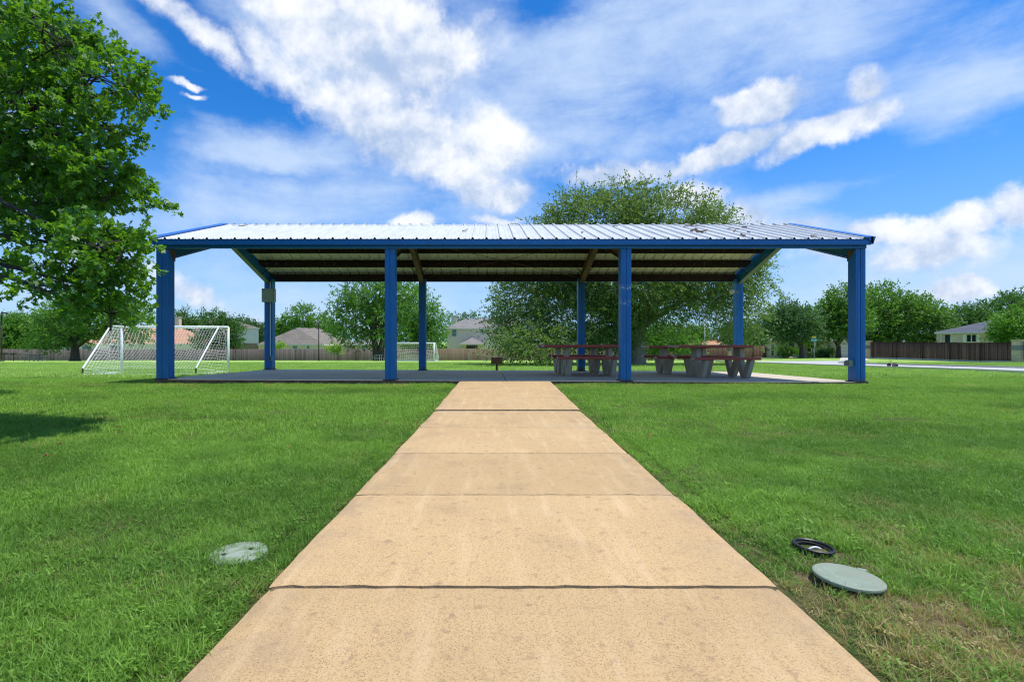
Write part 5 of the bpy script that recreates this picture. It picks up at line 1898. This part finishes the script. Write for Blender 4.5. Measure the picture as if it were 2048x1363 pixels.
pole(3, 625, 720, 58, .085, 'dark lamp post with box head at the far left edge', arm=.55)
pole(637.5, 636, 719, 72, .07, 'thin dark lamp post on the field before the grey fence', arm=None)
pole(1409.5, 632, 712, 86, .075, 'slim pale street lamp pole behind the brown fence seen under the elm', mat='frame')
# utility pole far away
b = at(1404.5, 712, 125)
root = thing('utility_pole', 'distant grey utility pole left of the pale street lamp pole', 'pole', (b.x, 125, gz(b.x, 125)))
MB().tube([(b.x, 125, gz(b.x, 125)), (b.x, 125, at(0, 645, 125).z)], .13, 6).build('pole', MAT['greymetal'], root)
MB().box((b.x - .9, 124.93, at(0, 651, 125).z), (b.x + .9, 125.07, at(0, 649.6, 125).z)).build('crossarm', MAT['greymetal'], root)

zs = 57.5
b = at(1628.5, 720, zs)
g = gz(b.x, zs)
sg = thing('street_sign', 'street name sign on a steel pole with green blades and yellow plate', 'sign', (b.x, zs, g))
MB().tube([(b.x, zs, g - .1), (b.x, zs, at(0, 678, zs).z)], .045, 8).build('pole', MAT['greymetal'], sg)
MAT['signgreen'] = material('sign_green', (0.0, 0.23, 0.19), rough=0.4)
MAT['signyellow'] = material('sign_yellow', (0.75, 0.48, 0.02), rough=0.4)
MAT['signwhite'] = material('sign_white', (0.75, 0.78, 0.78), rough=0.4)


def z_(py): return at(0, py, zs).z


MB().box((b.x - .36, zs - .012, z_(681)), (b.x + .28, zs + .012, z_(675.5))).build('street_blade', MAT['signgreen'], sg)
MB().box((b.x - .36, zs - .016, z_(681)), (b.x + .28, zs - .0125, z_(679.6))).build('blade_stripe', MAT['signwhite'], sg)
MB().box((b.x - .30, zs - .016, z_(676.4)), (b.x + .22, zs - .0125, z_(675.8))).build('blade_stripe', MAT['signwhite'], sg)
MB().box((b.x - .012, zs - .34, z_(683.6)), (b.x + .012, zs + .34, z_(681.3)), Matrix.Translation((b.x, zs, 0)) @ Matrix.Rotation(R(-55), 4, 'Z') @ Matrix.Translation((-b.x, -zs, 0))).build('street_blade', MAT['signgreen'], sg)
MB().box((b.x - .26, zs - .012, z_(674.3)), (b.x + .20, zs + .012, z_(672))).build('yellow_plate', MAT['signyellow'], sg)
MB().box((b.x + .05, zs - .02, z_(693)), (b.x + .09, zs + .16, z_(684))).build('stop_plate_edge', MAT['signwhite'], sg)

# red lawn chair with white seat on the porch lawn
MAT['redplastic'] = material('red_plastic', (0.42, 0.02, 0.03), rough=0.45)
zc_ = 65.5
p = at(1590, 714, zc_)
g = gz(p.x, zc_)
rc_ = thing('garden_bench', 'red backed garden bench with white seat in front of the stone house', 'bench', (p.x, zc_, g))
MB().box((p.x - .55, zc_ + .28, g + .35), (p.x - .1, zc_ + .34, g + 1.15)).build('backrest', MAT['redplastic'], rc_, bevel=.03)
MB().box((p.x - .45, zc_ - .25, g + .40), (p.x + .40, zc_ + .28, g + .46)).build('seat', MAT['signwhite'], rc_, bevel=.02)
for sx in (-.40, .34):
    for sy in (-.2, .22):
        MB().box((p.x + sx, zc_ + sy, g - .02), (p.x + sx + .05, zc_ + sy + .05, g + .40)).build('leg', MAT['signwhite'], rc_)
# pale edging stones
p = at(1600, 713, 64.5)
r = random.Random(2)
for k, px in enumerate((1582, 1588, 1595, 1602, 1608)):
    q = at(px, 713, 64.8)
    o = MB().lathe([(.0, -.05), (.22, -.03), (.26, .05), (.17, .14), (0, .17)], (q.x, q.y, gz(q.x, q.y)), 7).build('garden_stone', MAT['limestone'])
    tag(o, ('pale edging stone leftmost in the row before the stone house', 'second pale edging stone from the left below the red bench', 'middle pale edging stone of the row before the stone house', 'pale edging stone just left of the tree trunk before the stone house', 'rightmost pale edging stone beyond the tree trunk before the stone house')[k], 'stone', 'edging stones before the stone house')

# toy trike bundle in the road
MAT['pink'] = material('pink_plastic', (0.48, 0.16, 0.34), rough=0.5)
q = at(1785, 733.5, 31.5)
g = gz(q.x, 31.5) + .03
tk = thing('toy_tricycle', 'small pink and black tricycle left standing on the street', 'tricycle', (q.x, 31.5, g))


def wheel(cx, cy, r_, name='wheel'):
    MB().lathe([(r_ * .55, -.025), (r_, -.03), (r_, .03), (r_ * .55, .025)], (0, 0, 0), 14, Matrix.Translation((cx, cy, g + r_)) @ Matrix.Rotation(R(90), 4, 'X')).build(name, MAT['black'], tk)
    MB().lathe([(r_ * .54, -.015), (r_ * .54, .015)], (0, 0, 0), 10, Matrix.Translation((cx, cy, g + r_)) @ Matrix.Rotation(R(90), 4, 'X')).build('hub', MAT['pink'], tk)


wheel(q.x - .22, 31.5, .115)
wheel(q.x + .16, 31.38, .085)
wheel(q.x + .16, 31.62, .085)
MB().tube([(q.x + .16, 31.5, g + .1), (q.x - .02, 31.5, g + .16), (q.x - .16, 31.5, g + .27), (q.x - .22, 31.5, g + .12)], .018, 6).build('frame', MAT['pink'], tk)
MB().box((q.x + .04, 31.42, g + .2), (q.x + .22, 31.58, g + .25)).build('saddle', MAT['black'], tk, bevel=.02)
MB().tube([(q.x - .16, 31.5, g + .27), (q.x - .14, 31.5, g + .38)], .014, 6).build('stem', MAT['pink'], tk)
MB().tube([(q.x - .12, 31.36, g + .38), (q.x - .14, 31.5, g + .385), (q.x - .12, 31.64, g + .38)], .013, 6).build('handlebar', MAT['black'], tk)


# ------------------------------------------------------------------ park grills and green tables
def grill(x, y, label, top=.72, w=.44, mat='rustgrill'):
    g = gz(x, y)
    root = thing('park_grill', label, 'grill', (x, y, g), 'park grills on posts')
    MB().tube([(x, y, g - .1), (x, y, g + top - .22)], .045, 8).build('post', MAT[mat], root)
    z0, z1 = g + top - .23, g + top
    fb = MB()
    fb.box((x - w / 2, y - .22, z0), (x + w / 2, y + .22, z0 + .012))
    fb.box((x - w / 2, y - .22, z0 + .012), (x - w / 2 + .01, y + .22, z1))
    fb.box((x + w / 2 - .01, y - .22, z0 + .012), (x + w / 2, y + .22, z1 - .05))
    fb.box((x - w / 2 + .01, y + .21, z0 + .012), (x + w / 2 - .01, y + .22, z1))
    fb.box((x - w / 2 + .01, y - .22, z0 + .012), (x + w / 2 - .01, y - .21, z1 - .03))
    fb.build('firebox', MAT[mat], root)
    gr = MB()
    for k in range(9):
        gr.tube([(x - w / 2 + .02 + k * (w - .04) / 8, y - .21, z1 - .045), (x - w / 2 + .02 + k * (w - .04) / 8, y + .2, z1 - .045)], .006, 4)
    gr.build('grate', MAT['dark'], root)
    MB().tube([(x + w / 2, y - .1, z1 - .06), (x + w / 2 + .09, y - .1, z1 - .06)], .012, 5).build('handle', MAT['dark'], root)
    return root


q = at(993.5, 0, 19.6)
grill(q.x, 19.6, 'rusty red brown charcoal grill on a post just behind the pad', top=.70)
q = at(27, 0, 64)
grill(q.x, 64, 'dark charcoal grill on a post near the left green picnic table', top=1.0, w=.6, mat='dark')
q = at(8, 0, 62)
grill(q.x, 62, 'dark charcoal grill at the left edge below the lamp post', top=1.0, w=.65, mat='dark')


def green_table(px, z, label):
    q = at(px, 0, z)
    g = gz(q.x, z)
    root = thing('park_table', label, 'table', (q.x, z, g), 'dark green picnic tables out on the field')
    MB().box((q.x - .48, z - .9, g + .72), (q.x + .48, z + .9, g + .78)).build('tabletop', MAT['greenmetal'], root, bevel=.01)
    for s in (-1, 1):
        MB().box((q.x + s * .85 - .16, z - .9, g + .42), (q.x + s * .85 + .16, z + .9, g + .47)).build('seat', MAT['greenmetal'], root, bevel=.01)
        for yy in (-.6, .6):
            MB().box((q.x + s * .3 - .035, z + yy - .035, g - .05), (q.x + s * .3 + .035, z + yy + .035, g + .72)).build('leg', MAT['palewood'], root)
            MB().box((q.x + s * .85 - .03, z + yy - .03, g - .05), (q.x + s * .85 + .03, z + yy + .03, g + .42)).build('leg', MAT['palewood'], root)
    for yy in (-.6, .6):
        MB().box((q.x - .265, z + yy - .02, g + .3), (q.x + .265, z + yy + .02, g + .36)).build('cross_beam', MAT['palewood'], root)


green_table(72, 63, 'dark green picnic table with pale legs near the left edge of the field')
green_table(756.5, 66, 'dark green picnic table with pale legs at the foot of the twin trunked tree')


# ------------------------------------------------------------------ irrigation boxes beside the path
q = at(477, 1105, 2.07)
lid = thing('utility_cover', 'pale round lid half overgrown by grass left of the path', 'cover', (q.x, 2.07, 0))
MB().lathe([(.112, -.05), (.112, .010), (.106, .016), (.0, .018)], (q.x, 2.07, -.010), 36).build('cover', MAT['lidpale'], lid, smooth=False)
for dx, dy in ((-.045, -.03), (.04, .025)):
    MB().lathe([(.010, 0), (.0, .0006)], (q.x + dx, 2.07 + dy, .0085), 10).build('finger_hole', MAT['hole'], lid)

cx_, cy_ = 1.375, 2.12
tilt = Matrix.Translation((cx_, cy_, -.010)) @ Matrix.Scale(.82, 4) @ Matrix.Rotation(R(4), 4, 'Y')
vb = thing('valve_box', 'open black plastic valve box sunk in the lawn right of the path', 'valve box', (cx_, cy_, 0))
MB().lathe([(.094, -.12), (.094, .018), (.096, .026), (.088, .030), (.082, .026), (.082, .016), (.072, .014), (.072, -.12)], (0, 0, 0), 40, tilt).build('ring', MAT['black'], vb)
MB().lathe([(.0, -.05), (.072, -.052)], (0, 0, 0), 24, tilt).build('box_floor', MAT['hole'], vb)
pts = []
for k in range(13):
    th = math.pi * k / 12
    pts.append((cx_ + .02 + .035 * math.cos(th), cy_ + .02, -.035 + .03 * math.sin(th)))
MB().tube(pts, .005, 8).build('pipe_loop', MAT['pvc'], vb, smooth=True)
lx, ly = 1.318, 1.835
tl = Matrix.Translation((lx, ly, .010)) @ Matrix.Rotation(R(3), 4, 'Y') @ Matrix.Rotation(R(-1), 4, 'X')
ld = thing('utility_cover', 'round grey green plastic lid lying on the grass beside the open valve box', 'cover', (lx, ly, 0))
prof = [(.0, -.010), (.104, -.010), (.111, -.006), (.113, .0), (.112, .005), (.107, .008), (.0, .0085)]
MB().lathe(prof, (0, 0, 0), 48, tl).build('disc', MAT['lidgreen'], ld)
MB().box((.055, .078, .002), (.085, .10, .0095), tl @ Matrix.Rotation(R(-20), 4, 'Z')).build('latch', MAT['lidgreen'], ld, bevel=.002)


# ------------------------------------------------------------------ grass
def grass_material(name, g1, g2, dry, trans, variety=1.0):
    m = bpy.data.materials.new(name)
    m.use_nodes = True
    N, L = m.node_tree.nodes, m.node_tree.links
    b = N['Principled BSDF']
    b.inputs['Roughness'].default_value = 0.55
    b.inputs['Specular IOR Level'].default_value = 0.3
    oi = N.new('ShaderNodeObjectInfo')
    at_ = N.new('ShaderNodeAttribute'); at_.attribute_name = 'dry'; at_.attribute_type = 'INSTANCER'
    tn = N.new('ShaderNodeAttribute'); tn.attribute_name = 'tint'
    ad = N.new('ShaderNodeMath'); ad.operation = 'ADD'; ad.use_clamp = True
    ml = N.new('ShaderNodeMath'); ml.operation = 'MULTIPLY'; L.new(oi.outputs['Random'], ml.inputs[0]); ml.inputs[1].default_value = .55
    L.new(ml.outputs[0], ad.inputs[0])
    m2 = N.new('ShaderNodeMath'); m2.operation = 'MULTIPLY'; L.new(tn.outputs['Fac'], m2.inputs[0]); m2.inputs[1].default_value = .55
    L.new(m2.outputs[0], ad.inputs[1])
    mx = N.new('ShaderNodeMix'); mx.data_type = 'RGBA'; L.new(ad.outputs[0], mx.inputs[0])
    mx.inputs[6].default_value = (*g1, 1); mx.inputs[7].default_value = (*g2, 1)
    # per blade dryness: blades whose tint is under the clump's dryness are straw
    lt = N.new('ShaderNodeMath'); lt.operation = 'SUBTRACT'; L.new(at_.outputs['Fac'], lt.inputs[0]); L.new(tn.outputs['Fac'], lt.inputs[1])
    st = N.new('ShaderNodeMapRange'); L.new(lt.outputs[0], st.inputs['Value']); st.inputs['From Min'].default_value = -.06; st.inputs['From Max'].default_value = .12
    to = N.new('ShaderNodeAttribute'); to.attribute_name = 'tone'; to.attribute_type = 'INSTANCER'
    tm = N.new('ShaderNodeMix'); tm.data_type = 'RGBA'; L.new(to.outputs['Fac'], tm.inputs[0]); L.new(mx.outputs[2], tm.inputs[7])
    tb = N.new('ShaderNodeMix'); tb.data_type = 'RGBA'; tb.blend_type = 'MULTIPLY'; tb.inputs[0].default_value = 1
    L.new(mx.outputs[2], tb.inputs[6]); tb.inputs[7].default_value = (.58, .66, .62, 1); L.new(tb.outputs[2], tm.inputs[6])
    dx = N.new('ShaderNodeMix'); dx.data_type = 'RGBA'; L.new(st.outputs[0], dx.inputs[0]); L.new(tm.outputs[2], dx.inputs[6]); dx.inputs[7].default_value = (*dry, 1)
    L.new(dx.outputs[2], b.inputs['Base Color'])
    tr = N.new('ShaderNodeBsdfTranslucent'); 
    tc = N.new('ShaderNodeMix'); tc.data_type = 'RGBA'; tc.blend_type = 'MULTIPLY'; tc.inputs[0].default_value = 1
    L.new(dx.outputs[2], tc.inputs[6]); tc.inputs[7].default_value = (*trans, 1)
    L.new(tc.outputs[2], tr.inputs['Color'])
    ms = N.new('ShaderNodeMixShader'); ms.inputs[0].default_value = .35
    L.new(b.outputs[0], ms.inputs[1]); L.new(tr.outputs[0], ms.inputs[2]); L.new(ms.outputs[0], N['Material Output'].inputs[0])
    return m


MAT['blade'] = grass_material('grass_blade', (0.075, 0.195, 0.018), (0.310, 0.530, 0.075), (0.44, 0.35, 0.15), (1.3, 1.3, .7))
MAT['blade_far'] = grass_material('field_blade', (0.20, 0.38, 0.060), (0.39, 0.54, 0.14), (0.52, 0.48, 0.22), (1.3, 1.3, .7))


def tuft_mesh(name, rng, nb, rad, h, w, lean, mat, seg=3):
    V, F, T = [], [], []
    for _ in range(nb):
        r_ = rad * math.sqrt(rng.random()); th = rng.random() * 6.283
        p = np.array([r_ * math.cos(th), r_ * math.sin(th), -.004])
        hh = h * rng.uniform(.45, 1.15)
        az = rng.random() * 6.283
        ln = lean * rng.uniform(.3, 1.6)
        side = np.array([math.cos(az + 1.57), math.sin(az + 1.57), 0])
        fwd = np.array([math.cos(az), math.sin(az), 0])
        n = len(V)
        for s in range(seg):
            t = s / seg
            c = p + fwd * ln * hh * t ** 1.7 + np.array([0, 0, hh * (t - .25 * ln * t * t)])
            ww = w * (1 - .65 * t) * .5
            V += [c - side * ww, c + side * ww]
        V.append(p + fwd * ln * hh + np.array([0, 0, hh * (1 - .25 * ln)]))
        tt = rng.random()
        for s in range(seg - 1):
            F.append((n + 2 * s, n + 2 * s + 1, n + 2 * s + 3)); F.append((n + 2 * s, n + 2 * s + 3, n + 2 * s + 2)); T += [tt, tt]
        F.append((n + 2 * seg - 2, n + 2 * seg - 1, n + 2 * seg)); T.append(tt)
    return np_mesh(name, np.array(V), np.array(F), mat, T)


def clover_mesh(name, rng, nb, rad, h, size, mat):
    """broad leaved weed: several short wide blades"""
    V, F, T = [], [], []
    for _ in range(nb):
        r_ = rad * math.sqrt(rng.random()); th = rng.random() * 6.283
        c = np.array([r_ * math.cos(th), r_ * math.sin(th), h * rng.uniform(.4, 1)])
        az = rng.random() * 6.283
        u = np.array([math.cos(az), math.sin(az), rng.uniform(-.2, .5)]) * size * rng.uniform(.7, 1.5)
        v = np.array([-math.sin(az), math.cos(az), rng.uniform(-.2, .2)]) * size * .28
        n = len(V)
        V += [c, c + u * .4 + v, c + u, c + u * .4 - v]
        F += [(n, n + 1, n + 2), (n, n + 2, n + 3)]
        T += [.55] * 2                       # never straw
    return np_mesh(name, np.array(V), np.array(F), mat, T)


def vnoise(x, y, s, seed):
    """smooth value noise in numpy"""
    r = np.random.default_rng(seed)
    G = r.random((256, 256))
    xi, yi = np.floor(x / s).astype(int), np.floor(y / s).astype(int)
    fx_, fy_ = x / s - xi, y / s - yi
    fx_, fy_ = fx_ * fx_ * (3 - 2 * fx_), fy_ * fy_ * (3 - 2 * fy_)
    g = lambda a, b: G[a % 256, b % 256]
    return (g(xi, yi) * (1 - fx_) + g(xi + 1, yi) * fx_) * (1 - fy_) + (g(xi, yi + 1) * (1 - fx_) + g(xi + 1, yi + 1) * fx_) * fy_


def dryness(x, y):
    """worn straw patches, mostly right of the path near the valve box"""
    n = .6 * vnoise(x, y, .35, 3) + .4 * vnoise(x, y, .12, 4)
    big = vnoise(x, y, 1.7, 5)
    f = np.exp(-(((x - 1.9) / 1.0) ** 2 + ((y - 1.55) / .75) ** 2))
    rim = np.exp(-((np.abs(x - path_center(y)) - PATH_HW) / .07) ** 2) * .45
    padrim = ((y > 9.4) & (y < 10.1)) * .35
    d = -.10 + .75 * (n - .42) * (big > .3) + 1.0 * f * (n + .10) + rim * (n + .1) + padrim * n
    return np.clip(d, 0, .95)


def scatter(name, label, n, sampler, colname, tufts, scale, mat_index=None, seed=1, density=None):
    rng = np.random.default_rng(seed)
    x, y = sampler(rng, n)
    # keep off the path, the pad, the road
    off = np.abs(x - path_center(y)) > PATH_HW + .014 + .035 * vnoise(x, y, .2, 8)
    onpad = (x > PAD[0] - .02) & (x < PAD[1] + .02) & (y > PAD[2] - .02) & (y < PAD[3] + .02)
    onroad = (x > 23.3) & (x < 30.6 + np.clip(y - 42, 0, 20) ** 1.6 * .21)
    ring = ((x - cx_) ** 2 + (y - cy_) ** 2 < .083 ** 2) | ((x - lx) ** 2 + (y - ly) ** 2 < .108 ** 2) | (((x - lid.location.x) / 1.0) ** 2 + (y - 2.07) ** 2 < .080 ** 2)
    k = (off | (y > 10.1)) & ~onpad & ~onroad & ~ring
    x, y = x[k], y[k]
    d = dryness(x, y)
    bare = np.exp(-(((x - 1.36) / .26) ** 2 + ((y - 2.0) / .12) ** 2)) + .8 * np.exp(-(((x - 1.12) / .07) ** 2 + ((y - 2.2) / .16) ** 2))
    keep = rng.random(len(x)) > (.62 * d + .85 * bare)
    x, y, d = x[keep], y[keep], d[keep]
    z = ground_z(x, y) - .012
    npth = np.abs(x - path_center(y)) < PATH_HW + 0.15
    z = np.where(npth & (y < 10.2), -.03, z)
    n = len(x)
    me = bpy.data.meshes.new(name)
    me.vertices.add(n)
    me.vertices.foreach_set('co', np.stack([x, y, z], 1).astype(np.float32).ravel())
    rot = np.stack([rng.normal(0, .12, n), rng.normal(0, .12, n), rng.random(n) * 6.283], 1)
    big = .75 + .55 * vnoise(x, y, .55, 21) + .25 * vnoise(x, y, .16, 22)
    # longer, lusher grass by the left lid
    lush = np.exp(-(((x + 1.15) / .8) ** 2 + ((y - 1.9) / .7) ** 2))
    sc = scale * big * rng.uniform(.75, 1.25, n) * (1 - .35 * d) * (1 + .30 * lush)
    # species and vigour vary in patches: cooler deep green against fresh yellow green
    tone = np.clip(.5 + 1.5 * (vnoise(x, y * 1.3, 1.25, 31) - .5) + 1.0 * (vnoise(x, y * 1.5, .42, 32) - .5) + .5 * (vnoise(x, y, .13, 33) - .5)
                   + .30 * np.clip((y - 3) / 6, -.8, 1), 0, 1)
    for nm, tp, arr in (('rot', 'FLOAT_VECTOR', rot), ('scl', 'FLOAT', sc), ('dry', 'FLOAT', d + 0.0), ('tone', 'FLOAT', tone)):
        a = me.attributes.new(nm, tp, 'POINT')
        a.data.foreach_set('vector' if tp == 'FLOAT_VECTOR' else 'value', arr.astype(np.float32).ravel())
    o = bpy.data.objects.new(name, me)
    COL.objects.link(o)
    tag(o, label, 'grass', None, 'stuff')
    # prototypes
    pc = bpy.data.collections.new(colname)
    for q in tufts:
        pc.objects.link(bpy.data.objects.new('tuft', q))
    ng = bpy.data.node_groups.new(name, 'GeometryNodeTree')
    ng.interface.new_socket('Geometry', in_out='INPUT', socket_type='NodeSocketGeometry')
    ng.interface.new_socket('Geometry', in_out='OUTPUT', socket_type='NodeSocketGeometry')
    N, L = ng.nodes, ng.links
    gi, go = N.new('NodeGroupInput'), N.new('NodeGroupOutput')
    ci = N.new('GeometryNodeCollectionInfo'); ci.inputs['Collection'].default_value = pc
    ci.inputs['Separate Children'].default_value = True; ci.inputs['Reset Children'].default_value = True
    mp = N.new('GeometryNodeMeshToPoints')
    ip = N.new('GeometryNodeInstanceOnPoints'); ip.inputs['Pick Instance'].default_value = True
    ra = N.new('GeometryNodeInputNamedAttribute'); ra.data_type = 'FLOAT_VECTOR'; ra.inputs['Name'].default_value = 'rot'
    sa = N.new('GeometryNodeInputNamedAttribute'); sa.data_type = 'FLOAT'; sa.inputs['Name'].default_value = 'scl'
    ri = N.new('FunctionNodeRandomValue'); ri.data_type = 'INT'
    ri.inputs[4].default_value = 0; ri.inputs[5].default_value = len(tufts) - 1
    L.new(gi.outputs[0], mp.inputs['Mesh']); L.new(mp.outputs[0], ip.inputs['Points'])
    L.new(ci.outputs[0], ip.inputs['Instance']); L.new(ri.outputs[2], ip.inputs['Instance Index'])
    L.new(ra.outputs[0], ip.inputs['Rotation']); L.new(sa.outputs[0], ip.inputs['Scale'])
    L.new(ip.outputs[0], go.inputs[0])
    md = o.modifiers.new('grass', 'NODES'); md.node_group = ng
    return o


def fan(y0, y1, k=1.22, pad_=1.2, xmin=None, xmax=None):
    def s(rng, n):
        # uniform over the trapezoid
        a0, a1 = k * y0 + pad_, k * y1 + pad_
        t = rng.random(n)
        y = y0 + (y1 - y0) * ((-a0 + np.sqrt(a0 * a0 + t * (a1 * a1 - a0 * a0))) / (a1 - a0))
        x = (rng.random(n) * 2 - 1) * (k * y + pad_) + .046 * y
        return x, y
    return s


rg = np.random.default_rng(5)
near_t = [tuft_mesh('near_tuft', rg, 18, .033, .043, .0025, .85, MAT['blade']) for _ in range(8)] + \
         [tuft_mesh('near_tuft', rg, 7, .025, .052, .0036, 1.1, MAT['blade']) for _ in range(2)] + \
         [clover_mesh('near_tuft', rg, 9, .03, .022, .015, MAT['blade']) for _ in range(1)]
mid_t = [tuft_mesh('mid_tuft', rg, 26, .085, .048, .0048, .75, MAT['blade'], 2) for _ in range(6)]
far_t = [tuft_mesh('far_tuft', rg, 34, .28, .060, .013, .6, MAT['blade_far'], 2) for _ in range(5)]
scatter('grass', 'short green grass in the foreground on both sides of the path', 150000, fan(.35, 4.6, 1.3, 2.2), 'near_tufts', near_t, .78, seed=1)
scatter('grass', 'green lawn grass between the foreground and the pavilion', 120000, fan(4.5, 13.0, 1.3, 3.0), 'mid_tufts', mid_t, .85, seed=2)
scatter('grass', 'mown yellow green field grass behind the pavilion', 90000, fan(12.6, 46, 1.2, 6), 'far_tufts', far_t, .95, seed=3)

# single dead leaves and pale chips on the lawn
MAT['deadleaf'] = material('dead_leaf', (0.26, 0.10, 0.04), (0.40, 0.22, 0.09), rough=0.8, scale=40)
for px, py, lab in ((124, 897, 'brown dead leaf below the tree shadow on the left lawn'), (574, 901, 'brown dead leaf on the left lawn halfway to the path'),
                    (232, 862, 'reddish dead leaf at the tip of the tree shadow'), (1297, 938 - 60, 'brown dead leaf on the grass right of the path'),
                    (95, 922, 'pale dry leaf under the tree shadow at the left')):
    Zl = 880 / (py - 680)
    q = at(px, py, Zl)
    s = .055
    vs = [Vector((q.x, q.y, .035)) + Matrix.Rotation(random.random() * 6, 3, 'Z') @ Vector((a * s, b * s, (.25 - a * a) * s * .8)) for a, b in OAK_SHAPE]
    rot = Matrix.Rotation(random.random() * 6, 3, 'Z')
    vs = [Vector((q.x, q.y, .035)) + rot @ Vector((a * s, b * s, abs(b) * s * 1.2)) for a, b in OAK_SHAPE]
    o = MB().add(vs, [tuple(range(len(vs)))]).build('dead_leaf', MAT['deadleaf'])
    tag(o, lab, 'leaf', 'dead leaves on the lawn')
